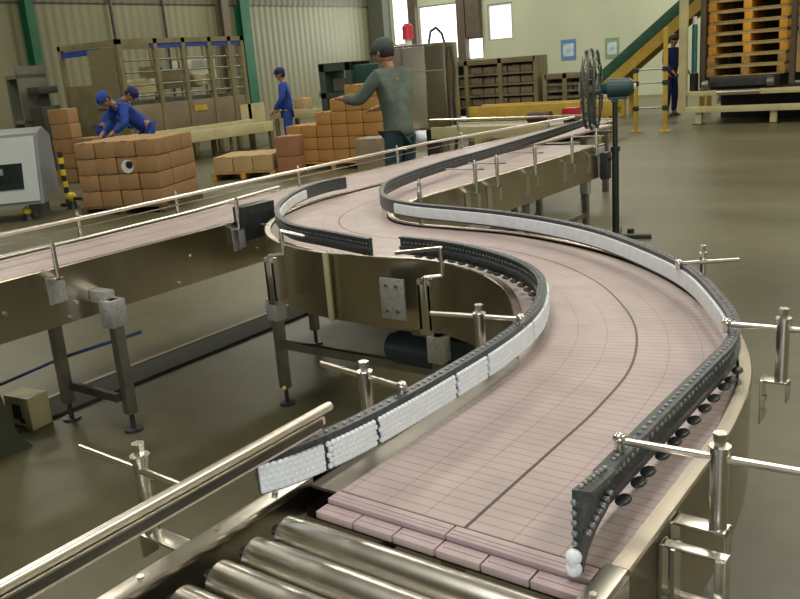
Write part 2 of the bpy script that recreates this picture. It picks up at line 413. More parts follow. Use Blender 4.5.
def beads(pth, s0, s1, lane, parent, zb=.884, zt=.940, off=.008):
    m = MB(); s = lane; acc = s0+.006; k = 0
    while acc < s1-.004:
        i = min(range(len(pth)), key=lambda q: abs(pth[q][4]-acc)); x, y, nx, ny, ss = pth[i]; dt = acc-ss
        tx, ty = -ny, nx
        for r in range(5):
            z = zb+.006+(zt-zb-.012)*r/4; sh = .004 if r % 2 else 0
            m.ball((x+tx*(dt+sh)+nx*s*(off+.002), y+ty*(dt+sh)+ny*s*(off+.002), z), .0062, 8, 6, (.95, .95, 1))
        acc += .0115; k += 1
    pp = [p for p in pth if s0-.004 <= p[4] <= s1+.004]
    if len(pp) > 1: m.sweep(pp, [(s*off*.7, zb+.002), (s*(off+.0055), zb+.002), (s*(off+.0055), zt-.002), (s*off*.7, zt-.002)])
    m.build('bead_strip', bead_mat, parent)
gl, pl = guide('guide_rail', [(-1.045, .925), (-1.015, .99), (-.988, 1.11), (-.974, 1.26), (-.967, 1.44), (-.967, 1.66), (-.99, 1.87), (-1.045, 2.05), (-1.15, 2.25), (-1.31, 2.41), (-1.54, 2.54), (-1.75, 2.61), (-1.95, 2.63)], 1, scallop=(1.1, 9), pins=(.1, 99))
n = 0.0
while n < 1.70:
    beads(pl, n, min(n+.132, 1.70), 1, gl); n += .135
gu, pu = guide('guide_rail', [(-2.05, 2.56), (-2.33, 2.64), (-2.67, 2.75), (-3.01, 3.03), (-3.26, 3.37), (-3.40, 3.66), (-3.45, 3.91), (-3.43, 4.08)], 1)
for a, b in ((.98, 1.42), (1.43, 1.84)): liner(pu, a, b, 1, gu)
gr, pr = guide('guide_rail', [(-.498, 1.15), (-.497, 1.20), (-.495, 1.41), (-.49, 1.70), (-.49, 1.86), (-.525, 2.02), (-.62, 2.22), (-.77, 2.47), (-.97, 2.69), (-1.25, 2.93), (-1.53, 3.09), (-1.83, 3.20), (-2.08, 3.255), (-2.39, 3.32), (-2.64, 3.45), (-2.87, 3.71), (-3.05, 4.07), (-3.19, 4.74), (-3.27, 5.77), (-3.43, 7.17), (-3.60, 8.3)], -1, scallop=(.04, .72))
for a, b in ((.76, 1.18), (1.18, 1.60), (1.60, 2.02), (2.03, 2.48), (2.48, 2.92), (2.92, 3.40)): liner(pr, a, b, -1, gr)
# the near end of the right rail: a tall end plate turned towards the lane, white beads at its foot
ge = MB(); EP = [(-.494, 1.165, .952, .880), (-.490, 1.11, .960, .872), (-.483, 1.06, .972, .862), (-.472, 1.015, .988, .853)]
ra = []
for (x, y, zt_, zb_) in EP:
    ra.append([ge.bm.verts.new(v) for v in ((x-.008, y, zb_), (x-.008, y, zt_), (x+.020, y+.006, zt_), (x+.020, y+.006, zt_-.008), (x+.006, y+.004, zt_-.012), (x+.006, y+.004, zb_))])
for a, b in zip(ra, ra[1:]):
    for k in range(6): ge.bm.faces.new((a[k], a[(k+1) % 6], b[(k+1) % 6], b[k]))
ge.bm.faces.new(ra[0]); ge.bm.faces.new(ra[-1][::-1])
ge = ge.build('guide_end', guide_pl, conv)
m = MB()
for k in range(7):
    t = k/6; y = 1.155-.125*t; m.cyl((-.488+.016*t, y, .954+.032*t), (-.488+.016*t, y, .960+.032*t), .004, seg=8); m.cyl((-.486+.018*t, y, .915), (-.476+.018*t, y, .915), .005, seg=8)
for k in range(5): m.cyl((-.476, 1.016, .970-k*.017), (-.476, 1.010, .970-k*.017), .0045, seg=8)
merge(ge, m, pin_mat)
m = MB()
for k in range(2): m.ball((-.476, 1.008, .862+k*.020), .0125, 12, 10)
m.build('bead_stack', bead_mat, ge)

# clamps ------------------------------------------------------------------
def clamp(px, py, rail, far, zrod=.97, br=None, rp=.0142, zt=1.0, bracket=True, dirn=1):
    """post at (px,py); rod from rail (x,y) to far (x,y); bracket reaches br (x,y) on the side plate"""
    g = MB().cyl((px, py, .845), (px, py, zt), rp, seg=20).cyl((px, py, zt-.004), (px, py, zt+.006), rp+.003, seg=20).cyl((px, py, zt+.006), (px, py, zt+.028), rp*.62, rp*.85, seg=6)
    po = g.build('clamp_post', steel, conv)
    MB().cyl((rail[0], rail[1], zrod), (far[0], far[1], zrod), .0065, seg=12).build('cross_rod', pipe_steel, po)
    rv = Vector((rail[0], rail[1], zrod))
    MB().cyl(rv-Vector((0, 0, .020)), rv+Vector((0, 0, .008)), .009, seg=12).ball(rv+Vector((0, 0, .004)), .0125, 12, 8, (1, 1, .8)).build('rod_knuckle', steel, po)
    if bracket and br:
        b = Vector((br[0], br[1])); p = Vector((px, py)); d = (p-b).normalized(); nrm = Vector((-d.y, d.x))
        ang = math.atan2(d.y, d.x); L = (p-b).length
        mt = Matrix.Translation((b.x, b.y, 0)) @ Matrix.Rotation(ang, 4, 'Z')
        k = MB().box(-.002, L+.018, -.017, .017, .842, .847, mt, .001).box(0, .004, -.022, .022, .74, .847, mt, .001)
        k.box(L+.014, L+.018, -.017, .017, .80, .847, mt, .001)
        for zz in (.765, .80):
            k.cyl(mt @ Vector((.003, 0, zz)), mt @ Vector((.012, 0, zz)), .007, seg=6)
        k.build('clamp_bracket', steel, po)
    return po
cla = clamp(-1.165, .775, (-1.03, .765), (-1.345, .775), br=(-1.067, .775), zt=.99)
clamp(-1.09, 1.30, (-.985, 1.29), (-1.24, 1.33), br=(-1.066, 1.30), zt=.972, zrod=.962)
clamp(-1.09, 1.78, (-.98, 1.80), (-1.225, 1.755), br=(-1.066, 1.78), zt=.966, zrod=.962)
clamp(-.335, 1.245, (-.495, 1.235), (-.15, 1.255), br=(-.406, 1.245), zt=.985)
clamp(-.39, 1.93, (-.51, 1.92), (-.20, 1.945), br=(-.43, 1.93), zt=.99)
clamp(-.755, 2.56, (-.81, 2.50), (-.66, 2.60), br=(-.80, 2.58), zt=.975, zrod=.955, rp=.010)
# swan-neck arms on the middle face
for (x, y, ex, ey) in ((-1.70, 2.53, -1.93, 2.56), (-2.60, 2.62, -2.48, 2.70)):
    p = MB().tube([(x-.06, y-.03, .74), (x-.06, y-.03, .83), (x, y, .835), (x, y, .94), (ex, ey, .90)], .009, 12)
    p = p.build('guide_arm', steel, conv)
    MB().box(x-.10, x-.085, y-.03, y+.045, .62, .82, bev=.002).box(x-.055, x-.04, y-.03, y+.045, .62, .82, bev=.002).box(x-.10, x-.04, y-.03, y-.026, .60, .80, bev=.001).build('arm_bracket', steel, p)
# far right clamps along the outside plate
for y in (4.45, 4.72, 5.25, 5.85, 6.3):
    px = -2.70
    po = MB().cyl((px, y, .80), (px, y, .99), .013, seg=14).cyl((px, y, .99), (px, y, 1.01), .008, seg=6).build('clamp_post', steel, conv)
    MB().cyl((px-.20, y-.02, .955), (px+.06, y+.01, .955), .0055, seg=10).build('cross_rod', pipe_steel, po)
    MB().box(-2.766, px+.02, y-.02, y+.02, .805, .81).box(-2.764, -2.760, y-.03, y+.03, .66, .81).box(px+.016, px+.02, y-.02, y+.02, .72, .81).build('clamp_bracket', steel, po)
for (x, y) in ((-2.42, 3.44), (-2.60, 3.70)):
    po = MB().cyl((x, y, .80), (x, y, .99), .011, seg=14).cyl((x, y, .99), (x, y, 1.01), .007, seg=6).build('clamp_post', steel, conv)
    MB().box(x-.1, x+.02, y-.012, y+.012, .80, .806).build('clamp_bracket', steel, po)
# joint strip and bolted plate on the middle face
MB().box(-2.345, -2.32, 2.590, 2.604, .565, .865, bev=.003).build('joint_strip', cream, conv, label='cream vertical joint strip')
plate = MB().box(-2.035, -1.915, 2.570, 2.580, .62, .79, bev=.003).build('bolted_plate', alu, conv, label='small pale plate with four bolts')
m = MB()
for x in (-2.0, -1.95):
    for z in (.655, .76): m.cyl((x, 2.571, z), (x, 2.562, z), .008, seg=8)
m.build('plate_bolts', steel_dull, plate)
# legs --------------------------------------------------------------------
def leg(x, y, ztop, parent, zfoot=.05, s=.045, m=steel_dull, cap=True, knob=False):
    o = MB().box(x-s/2, x+s/2, y-s/2, y+s/2, zfoot+.04, ztop, bev=.003).build('leg', m, parent)
    MB().cyl((x, y, 0), (x, y, .012), .04, seg=20).cyl((x, y, .012), (x, y, .10), .011, seg=10).build('leveling_foot', black_pl, o)
    if knob: MB().ball((x+.02, y-s/2-.008, .10), .011, 10, 8).build('yellow_knob', yellow_b, o)
    if cap: MB().box(x-s/2-.012, x+s/2+.012, y-s/2-.012, y+s/2+.012, ztop-.11, ztop-.0, bev=.004).build('leg_bracket', alu, o)
    return o
leg(-2.87, 2.80, .56, conv, knob=True)
leg(-1.80, 3.02, .56, conv); leg(-1.80, 2.62, .56, conv)
leg(-1.03, 1.5, .60, conv); leg(-.44, 1.5, .60, conv)
leg(-3.38, 3.6, .60, conv)
leg(-2.82, 6.35, .60, conv); leg(-2.82, 5.35, .60, conv); leg(-3.36, 6.35, .60, conv); leg(-3.36, 5.35, .60, conv)
MB().box(-2.87, -1.83, 2.79, 2.82, .30, .34).build('brace', steel_dull, conv)
MB().box(-2.83, -2.81, 5.37, 6.33, .30, .34).build('brace', steel_dull, conv)
mt_ = MB().cyl((-2.15, 2.82, .40), (-1.83, 2.82, .40), .075, seg=24).box(-1.85, -1.70, 2.73, 2.91, .30, .50, bev=.01).cyl((-2.19, 2.82, .40), (-2.15, 2.82, .40), .06, seg=20).build('drive_motor', mat('dark_blue_grey_motor_paint', hexc('39424A'), .4), conv)
MB().box(-2.06, -1.96, 2.80, 2.84, .46, .78).build('motor_hanger', steel_dull, mt_)
# control bracket under the near right clamp
m = MB()
m.box(-.403, -.30, 1.17, 1.19, .832, .838, bev=.002).box(-.403, -.398, 1.165, 1.195, .50, .838).box(-.385, -.378, 1.165, 1.195, .50, .835)
m.box(-.318, -.300, 1.165, 1.195, .64, .836, bev=.003)
hb = m.build('hanging_bracket', steel, conv)
MB().box(-.40, -.215, 1.20, 1.215, .722, .732, bev=.002).box(-.40, -.215, 1.15, 1.165, .682, .692, bev=.002).box(-.235, -.205, 1.14, 1.22, .56, .735, bev=.003).box(-.335, -.322, 1.15, 1.17, .54, .76, bev=.002).build('bracket_bars', steel_frame, hb)
MB().cyl((-.345, 1.15, .762), (-.305, 1.15, .762), .006).cyl((-.262, 1.19, .70), (-.262, 1.19, .765), .0075).cyl((-.20, 1.18, .72), (-.20, 1.165, .72), .012, seg=6).build('bracket_bolts', pipe_steel, hb)

# ------------------------------------------------------------------ transfer plates + roller conveyor in front
rc = thing('roller_conveyor', 'short roller conveyor with polished steel rollers in the foreground', 'conveyor', (-.735, .6, 0))
cla.parent = rc; cla.location = world_loc(conv)-world_loc(rc)
XA, XB = -1.063, -.407
for sgn, x in ((-1, XA), (1, XB)):
    # frame channel
    xi = x-sgn*.0; a, b = (x, x+.036) if sgn < 0 else (x-.036, x)
    fr = MB().box(a, b, .05, Y0, ZB-.004, ZB+.012, bev=.002).box(x-.002 if sgn < 0 else x-.002, x+.002 if sgn < 0 else x+.002, .05, Y0, .60, ZB, bev=.0008).build('side_frame', steel_frame, rc)
    for y in (.18, .34, .50, .66, .82, .96): MB().cyl(((a+b)/2, y, ZB+.010), ((a+b)/2, y, ZB+.017), .006, seg=10).build('frame_bolt', steel, fr)
first = None
for i in range(9):
    y = .935-i*.080
    if first is None:
        first = MB().cyl((-.998, y, .806), (-.455, y, .806), .0345, seg=48).build('roller', steel, rc)
        MB().cyl((-1.03, y, .806), (-.44, y, .806), .010, seg=12).build('roller_shaft', steel_dull, first)
    else:
        c_ = copy_tree(first, rc); c_.location = (0, -.080*i, 0)
MB().box(-1.03, -.44, .05, .97, .70, .705).build('drip_tray', steel_dark, rc)
for x in (-1.03, -.44):
    leg(x, .25, .62, rc)
for y0_, y1_, z_ in ((.974, 1.006, .843), (1.008, 1.041, ZB+.002)):
    for i in range(6 if z_ < ZB else 2):
        wd_ = .0857 if z_ < ZB else .257
        a_ = -.962+i*wd_
        m = MB().box(a_+.0015, a_+wd_-.0015, y0_, y1_, z_-.014, z_, bev=.002)
        if z_ > ZB: m.box(a_+.004, a_+wd_-.004, y0_+.008, y0_+.012, z_-.002, z_+.001).box(a_+.004, a_+wd_-.004, y0_+.018, y0_+.022, z_-.002, z_+.001)
        if z_ < ZB:
            m.box(a_+.006, a_+.080, y0_+.014, y0_+.018, z_-.002, z_+.0012)
        m.build('transfer_plate', module_pl, rc)
# pipe rail
pr_ = MB().cyl((-1.005, .02, .995), (-1.005, 1.085, .995), .0090, seg=24).ball((-1.005, 1.085, .995), .0089, 16, 10).build('pipe_rail', pipe_steel, rc)
MB().box(-1.000, -.994, .02, 1.06, .972, .986).cyl((-1.0, .02, .966), (-1.0, 1.05, .966), .0055, seg=14).build('lower_rod', pipe_steel, pr_)
MB().box(-1.014, -.99, .02, 1.05, .970, .985, bev=.001).build('rail_channel', steel_dark, pr_)

# ------------------------------------------------------------------ straight conveyor on the left
st = thing('straight_conveyor', 'long straight stainless steel conveyor running along the left beside the S-shaped one', 'conveyor', (-3.78, 4, 0))
XN, XFr = -3.475, -4.085
YS0, YS1 = .2, 8.6
def straight(x, y0, y1, n=40):
    return [(x, y0+(y1-y0)*i/n, 1, 0, y0+(y1-y0)*i/n) for i in range(n+1)]
MB().sweep(straight(-3.78, YS0, YS1, 200), [(-.285, ZB-.012), (.285, ZB-.012), (.285, ZB-.03), (-.285, ZB-.03)]).build('belt', M_belt, st)
def sp(x, y0, y1, sgn, zb=.575):
    return MB().sweep([(x, y, 1, 0, y) for y in (y0, y1)], [(-sgn*.024, .842), (sgn*.002, .842), (sgn*.004, .838), (sgn*.002, .832), (sgn*.002, zb), (-sgn*.02, zb), (-sgn*.02, zb+.003), (-sgn*.001, zb+.004), (-sgn*.001, .838), (-sgn*.024, .838)])
sp(XN, YS0, 3.42, 1).build('side_plate', steel_plate, st)
sp(XFr, YS0, YS1, -1).build('side_plate', steel_plate, st)
MB().box(XFr+.01, XN-.01, YS0, YS1, .76, .78).build('under_tray', steel_dark, st)
m = MB()
for (y, z) in ((2.12, .66), (2.08, .60), (2.72, .60), (2.82, .72), (3.3, .66), (1.78, .70)): m.cyl((XN, y, z), (XN+.010, y, z), .009, seg=10)
m.build('plate_bolts', steel, st)
# round guide rails
def rail_post(x, y, xo, zt=.965):
    g = MB().cyl((xo, y, .72), (xo, y, zt), .011, seg=14).cyl((xo, y, zt), (xo, y, zt+.012), .007, seg=6)
    o = g.build('guide_post', steel, st)
    MB().box(min(x, xo)-.006, max(x, xo)+.006, y-.012, y+.012, .94, .952, bev=.002).build('post_arm', steel, o)
    sgn = 1 if xo > x else -1; xp = XN if sgn > 0 else XFr
    MB().box(min(xp, xo)-.002, max(xp, xo)+.014, y-.022, y+.022, .80, .806).box(min(xp+sgn*.004, xp), max(xp+sgn*.004, xp), y-.03, y+.03, .68, .806).box(xo+sgn*.012-.002, xo+sgn*.012+.002, y-.02, y+.02, .70, .806).build('post_bracket', alu, o)
nr = MB().tube([(-3.405, YS0, .95), (-3.43, 2.2, .95), (-3.47, 2.9, .95), (-3.60, 3.65, .95)], .011, 12).build('guide_tube', pipe_steel, st)
fr_ = MB().tube([(-3.97, YS0, .95), (-4.01, 2.7, .95), (-4.05, 3.6, .95), (-4.10, 6.0, .95), (-3.98, 7.0, .95), (-3.80, 8.3, .95)], .012, 12).build('guide_tube', pipe_steel, st)
MB().tube([(-3.99, YS0, .90), (-4.03, 2.7, .90), (-4.07, 3.6, .90), (-4.11, 6.0, .90), (-3.99, 7.0, .90), (-3.81, 8.3, .90)], .004, 8).build('guide_wire', steel_dull, st)
for y in (2.02, 3.15): rail_post(-3.43 if y < 2.5 else -3.50, y, -3.415 if y < 2.5 else -3.44)
for y in (2.62, 3.3, 4.4, 5.6, 6.6): rail_post(-4.04, y, -4.13)
m = MB().box(-3.50, -3.42, 3.17, 3.42, .73, .92, bev=.006); o = m.build('sensor_housing', black_pl, st)
MB().tube([(-3.42, 3.30, .80), (-3.34, 3.31, .80)], .008).build('sensor_arm', pipe_steel, o)
def leg2(x, y, ztop, cap):
    s = .05
    o = MB().box(x-s/2, x+s/2, y-s/2, y+s/2, .09, ztop, bev=.003).build('leg', steel_dull, st)
    MB().cyl((x, y, 0), (x, y, .012), .045, seg=20).cyl((x, y, .012), (x, y, .10), .012, seg=10).build('leveling_foot', black_pl, o)
    if cap:
        MB().box(x-.045, x+.04, y-.045, y+.045, ztop-.13, ztop+.0, bev=.006).box(x-.126, x-.01, y-.03, y+.03, ztop-.02, ztop+.04, bev=.005).build('leg_bracket', alu, o)
for y in (2.18, 4.6, 6.9):
    leg2(-3.345 if y < 3 else -3.52, y+(.04 if y < 3 else 0), .66 if y < 3 else .60, y < 3); leg2(-3.77, y-.02, .60, False)
    MB().box(-3.76, -3.36 if y < 3 else -3.54, y-.015, y+.01, .16, .20).build('brace', steel_dark, st)
MB().tube([(-3.98, 1.55, .25), (-3.97, 1.95, .235), (-3.85, 2.2, .30), (-3.7, 2.6, .34)], .009, 8).build('hose', hose_blue, st, label='thin blue air hose')
td = thing('floor_strip', 'dark green strip with a pale edge on the floor under the left conveyor', 'duct', (-4.0, 4.0, 0))
MB().box(-4.10, -3.86, 1.2, 7.4, 0, .018, bev=.003).build('strip_top', mat('dark_strip_green', hexc('2C2F22'), .8), td)  # thin dark strip lying flat on the floor
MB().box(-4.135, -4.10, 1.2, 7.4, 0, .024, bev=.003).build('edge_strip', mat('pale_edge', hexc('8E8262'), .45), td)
# low cream box with black mark, and green cabinet at the left picture edge
bx = thing('junction_box', 'small cream box with a black mark on the floor beside the left conveyor leg', 'box', (-3.90, 2.02, 0), R(8))
LB().box(-.10, .08, -.06, .06, 0, .17, bev=.005).build('box_body', cream, bx)
LB().box(-.045, .015, -.0625, -.060, .05, .13).box(.0, .03, -.0635, -.060, .035, .06).build('black_mark', dkbox, bx)
gc = thing('floor_cabinet', 'dark green-grey floor cabinet under the near end of the left conveyor', 'cabinet', (-3.95, 1.45, 0))
g_ = LB().prism([(-.30, 0), (.42, 0), (.36, .10), (.28, .50), (-.30, .50)], 'X', -.12, .30).build('cabinet_body', mat('dark_olive_green_paint', hexc('3F4534'), .45), gc)
LB().box(.27, .302, -.1, .1, .12, .4, bev=.003).build('cabinet_door', mat('dark_olive_door_paint', hexc('454B39'), .4), gc)

# cross conveyor at the far end ------------------------------------------------
cc = thing('cross_conveyor', 'cross conveyor closing off the far end of both belts', 'conveyor', (-4.4, 9.0, 0))
for y in (8.75, 9.35): MB().box(-5.9, -3.75, y-.02, y+.02, .70, .84, bev=.004).build('side_frame', cream, cc)
r1 = MB().cyl((-5.8, 8.77, .80), (-5.8, 9.33, .80), .03, seg=10).build('roller', steel_dull, cc)
for i in range(1, 20):
    c_ = r1.copy(); C.objects.link(c_); c_.location = (i*.106, 0, 0)
for x in (-5.7, -3.9):
    for y in (8.75, 9.35): MB().box(x-.03, x+.03, y-.03, y+.03, 0, .70).build('leg', steel_dull, cc)
gt_ = MB().cyl((-5.9, 8.72, .93), (-3.8, 8.72, .93), .014).build('guide_tube', steel, cc)
for x in (-5.5, -4.3): MB().cyl((x, 8.72, .8), (x, 8.72, .93), .012).build('tube_post', steel, gt_)
o = thing('emergency_stop_box', 'red box with dark base standing at the far end of the belts', 'box', (-4.15, 9.05, .83))
LB().box(-.09, .05, -.07, .07, .0, .03).cyl((-.02, 0, .0), (-.02, 0, .06), .03).build('box_base', dkbox, o)
LB().box(-.11, .06, -.08, .08, .055, .17, bev=.015).cyl((-.02, -.08, .11), (-.02, -.10, .11), .03).build('box_body', red, o)
o = thing('motor_unit', 'small dark motor with reddish end beside the red box at the belts far end', 'motor', (-4.6, 9.1, .83))
LB().cyl((-.14, 0, .07), (.14, 0, .07), .065, seg=20).box(-.08, .08, -.05, .05, 0, .03).build('motor_body', mat('dark_brown_red_paint', hexc('4E2A26'), .5), o)
o = thing('end_drive_box', 'dark control box on the outer end of the S-shaped conveyor under the fan', 'box', (-2.72, 6.55, 0))
LB().box(-.04, .02, -.05, .05, .58, .80, bev=.01).build('box_body', mat('dark_box_grey', hexc('30343A'), .45), o)
LB().box(-.05, -.04, -.06, .06, .60, .84, bev=.004).build('mounting_bracket', alu, o)
LB().cyl((.02, .0, .75), (.035, .0, .75), .02).build('knob', black_pl, o)

# ------------------------------------------------------------------ pedestal fan
fan = thing('pedestal_fan', 'large green industrial pedestal fan behind the far bend of the conveyor', 'fan', (-2.80, 6.93, 0), R(18))
LB().box(-.30, .30, -.035, .035, 0, .035, bev=.006).box(-.035, .035, -.25, .30, 0, .034, bev=.006).cyl((.12, .12, 0), (.12, .12, .06), .03).build('base', mat('dark_fan_base', hexc('272B22'), .5), fan)
LB().cyl((0, 0, .03), (0, 0, .80), .030, seg=16).cyl((0, 0, .78), (0, 0, 1.20), .022, seg=16).cyl((0, 0, .76), (0, 0, .80), .04, seg=16).build('pole', mat('dark_fan_pole', hexc('26302A'), .45), fan)
LB().cyl((.12, 0, 1.285), (-.06, 0, 1.285), .075, .080, seg=28).cyl((.12, 0, 1.285), (.155, 0, 1.285), .075, .05, seg=28).box(-.03, .03, -.03, .03, 1.17, 1.25).box(-.05, .10, -.04, .04, 1.19, 1.215).cyl((-.06, 0, 1.285), (-.11, 0, 1.285), .05, .04, seg=20).build('motor', teal_p, fan)
LB().cyl((.155, 0, 1.285), (.17, 0, 1.285), .03, seg=16).build('motor_cap', white_p, fan)
cage = LB()
cx = -.19
for x, r in ((cx-.045, .315), (cx, .330), (cx+.045, .315)): cage.torus((x, 0, 1.285), (1, 0, 0), r, .011, 48, 8)
for x, r in ((cx-.075, .20), (cx+.075, .20), (cx-.085, .10), (cx+.085, .10)): cage.torus((x, 0, 1.285), (1, 0, 0), r, .004, 32, 6)
for k in range(22):
    a = 2*PI*k/22; ca, sa = math.cos(a), math.sin(a)
    for s_ in (-1, 1):
        cage.tube([(cx+s_*.088, .06*ca, 1.285+.06*sa), (cx+s_*.075, .2*ca, 1.285+.2*sa), (cx+s_*.045, .315*ca, 1.285+.315*sa), (cx, .330*ca, 1.285+.330*sa)], .003, 5)
cage.build('cage', mat('grey_fan_wire', hexc('4F564F'), .4, .3), fan)
LB().cyl((cx-.10, 0, 1.285), (cx-.085, 0, 1.285), .07, seg=24).build('badge', console_w, fan)
bl = LB()
for k in range(3):
    a0 = k*2*PI/3
    ring = []
    prev = None
    for r_ in (.05, .13, .22, .30):
        hw = .22 if r_ < .1 else .42
        row = []
        for t in (-1, 0, 1):
            a = a0+t*hw; row.append(bl.bm.verts.new((cx+t*.03, r_*math.cos(a), 1.285+r_*math.sin(a))))
        if prev:
            for q in range(2): bl.bm.faces.new((prev[q], prev[q+1], row[q+1], row[q]))
        prev = row
bl.cyl((cx-.04, 0, 1.285), (cx+.08, 0, 1.285), .05, seg=20)
bo = bl.build('blades', mat('fan_blade_grey', hexc('6A706A'), .4, .3), fan)
sm = bo.modifiers.new('thickness', 'SOLIDIFY'); sm.thickness = .004

# ------------------------------------------------------------------ people
def skin_mesh(joints, edges, root, sub=2):
    bm = bmesh.new(); lay = bm.verts.layers.skin.verify(); vs = {}
    for k, (p, r) in joints.items():
        v = bm.verts.new(p); v[lay].radius = (r if isinstance(r, tuple) else (r, r)); vs[k] = v
        if k == root: v[lay].use_root = True
    for a, b in edges: bm.edges.new((vs[a], vs[b]))
    me = bpy.data.meshes.new('tmp'); bm.to_mesh(me); bm.free()
    o = bpy.data.objects.new('tmp', me); C.objects.link(o)
    o.modifiers.new('skin', 'SKIN').use_smooth_shade = True
    ss_ = o.modifiers.new('sub', 'SUBSURF'); ss_.levels = sub; ss_.render_levels = sub
    dg = bpy.context.evaluated_depsgraph_get(); dg.update()
    res = bpy.data.meshes.new_from_object(o.evaluated_get(dg)); bpy.data.objects.remove(o); bpy.data.meshes.remove(me)
    return res
def person(label, loc, rz, pose, top, bottom, capm, hgt=1.70):
    """local frame: faces +Y"""
    root = thing('person', label, 'person', loc, rz)
    k = hgt/1.72
    J = {'pelvis': (0, 0, .93), 'spine': (0, .0, 1.12), 'chest': (0, 0, 1.32), 'neck': (0, 0, 1.46), 'head': (0, .01, 1.56), 'crown': (0, .01, 1.65)}
    lean = pose.get('lean', 0); ph = pose.get('pelvis', (0, 0, .93))
    off = Vector(ph)-Vector((0, 0, .93)); piv = Vector(ph)
    rot = Matrix.Rotation(-R(lean), 3, 'X')
    def up(p): return piv+rot @ (Vector(p)-Vector((0, 0, .93)))
    hp = Matrix.Rotation(-R(pose.get('head', 0)), 3, 'X')
    neck = up((0, 0, 1.46)); headc = neck+hp @ (rot @ Vector((0, .015, .115)))
    P = {'pelvis': up((0, 0, .93)), 'spine': up((0, .0, 1.10)), 'chest': up((0, 0, 1.30)), 'nb': up((0, 0, 1.43)), 'neck': neck, 'head': headc}
    rad = {'pelvis': (.118, .095), 'spine': (.118, .088), 'chest': (.125, .075), 'nb': (.058, .048), 'neck': .05, 'head': .06}
    E_ = [('pelvis', 'spine'), ('spine', 'chest'), ('chest', 'nb'), ('nb', 'neck'), ('neck', 'head')]
    for s, sd in ((-1, 'l'), (1, 'r')):
        P['sh'+sd] = up((s*.19, 0, 1.40)); rad['sh'+sd] = .058
        P['el'+sd] = Vector(pose['el'+sd]); rad['el'+sd] = .042
        P['wr'+sd] = Vector(pose['wr'+sd]); rad['wr'+sd] = .028
        d = (P['wr'+sd]-P['el'+sd]).normalized(); P['pa'+sd] = P['wr'+sd]+d*.07; rad['pa'+sd] = (.036, .018)
        E_ += [('chest', 'sh'+sd), ('sh'+sd, 'el'+sd), ('el'+sd, 'wr'+sd), ('wr'+sd, 'pa'+sd)]
        side = d.cross(Vector((0, 0, 1)));
        side = side.normalized() if side.length > .1 else Vector((0, 1, 0))
        for f in range(4):
            o0 = (f-1.5)*.018; L = (.07, .082, .076, .06)[f]; n_ = 'f%d%s' % (f, sd)
            P[n_] = P['pa'+sd]+d*L*.55+side*o0; P[n_+'t'] = P['pa'+sd]+d*L*.95+side*o0-Vector((0, 0, .015))
            rad[n_] = .009; rad[n_+'t'] = .008; E_ += [('pa'+sd, n_), (n_, n_+'t')]
        P['th'+sd] = P['wr'+sd]+d*.06+side*-.045; rad['th'+sd] = .010; E_.append(('pa'+sd, 'th'+sd))
        P['hi'+sd] = up((s*.085, 0, .83)); rad['hi'+sd] = (.082, .088)
        P['kn'+sd] = Vector(pose.get('kn'+sd, (s*.11, .02, .50))); rad['kn'+sd] = .062
        P['an'+sd] = Vector(pose.get('an'+sd, (s*.12, -.02, .09))); rad['an'+sd] = .042
        P['he'+sd] = P['an'+sd]+Vector((0, -.02, -.045)); rad['he'+sd] = .036
        P['to'+sd] = P['an'+sd]+Vector((s*.02, .15, -.055)); rad['to'+sd] = (.04, .03)
        E_ += [('pelvis', 'hi'+sd), ('hi'+sd, 'kn'+sd), ('kn'+sd, 'an'+sd), ('an'+sd, 'he'+sd), ('an'+sd, 'to'+sd)]
    sc = lambda v: tuple(c*k for c in v)
    J = {n_: (sc(P[n_]), tuple(c*k for c in rad[n_]) if isinstance(rad[n_], tuple) else rad[n_]*k) for n_ in P}
    me = skin_mesh(J, E_, 'pelvis')
    bm = bmesh.new(); bm.from_mesh(me)
    # head with face
    hq = (hp @ rot).to_4x4(); hc = Vector(headc)*k+Vector(rot @ Vector((0, .0, .05)))*k
    T = Matrix.Translation(hc) @ hq
    bmesh.ops.create_uvsphere(bm, u_segments=20, v_segments=14, radius=1, matrix=T @ Matrix.Diagonal((.076*k, .095*k, .118*k, 1)))
    bmesh.ops.create_uvsphere(bm, u_segments=8, v_segments=6, radius=1, matrix=T @ Matrix.Translation((0, .098*k, -.015)) @ Matrix.Diagonal((.013, .018, .024, 1)))
    bmesh.ops.create_uvsphere(bm, u_segments=8, v_segments=6, radius=1, matrix=T @ Matrix.Translation((0, .088*k, -.058)) @ Matrix.Diagonal((.026, .010, .009, 1)))
    for s in (-1, 1):
        bmesh.ops.create_uvsphere(bm, u_segments=8, v_segments=6, radius=1, matrix=T @ Matrix.Translation((s*.078*k, -.005, -.005)) @ Matrix.Diagonal((.010, .018, .030, 1)))
    bm.to_mesh(me); bm.free()
    me.materials.append(skin)
    b = bpy.data.objects.new('body', me); C.objects.link(b); b.parent = root
    for p in me.polygons: p.use_smooth = True
    ey = LB()
    for s in (-1, 1):
        m0 = T @ Matrix.Translation((s*.030*k, .086*k, .012)); ey.ball(m0.translation, .010, 8, 6)
    ey.build('eyes', hair, root)
    # clothes
    def cloth(name, keys, edges, rootk, grow, m):
        JJ = {}
        for n_ in keys:
            p, r = J[n_]; JJ[n_] = (p, tuple(c+grow for c in r) if isinstance(r, tuple) else r+grow)
        me_ = skin_mesh(JJ, edges, rootk); me_.materials.append(m)
        o = bpy.data.objects.new(name, me_); C.objects.link(o); o.parent = root
        for p in me_.polygons: p.use_smooth = True
        return o
    J['hem'] = (tuple(Vector(up((0, 0, .80)))*k), (.158, .128)); J['neck0'] = (tuple((Vector(J['nb'][0])*.6+Vector(J['neck'][0])*.4)), .058)
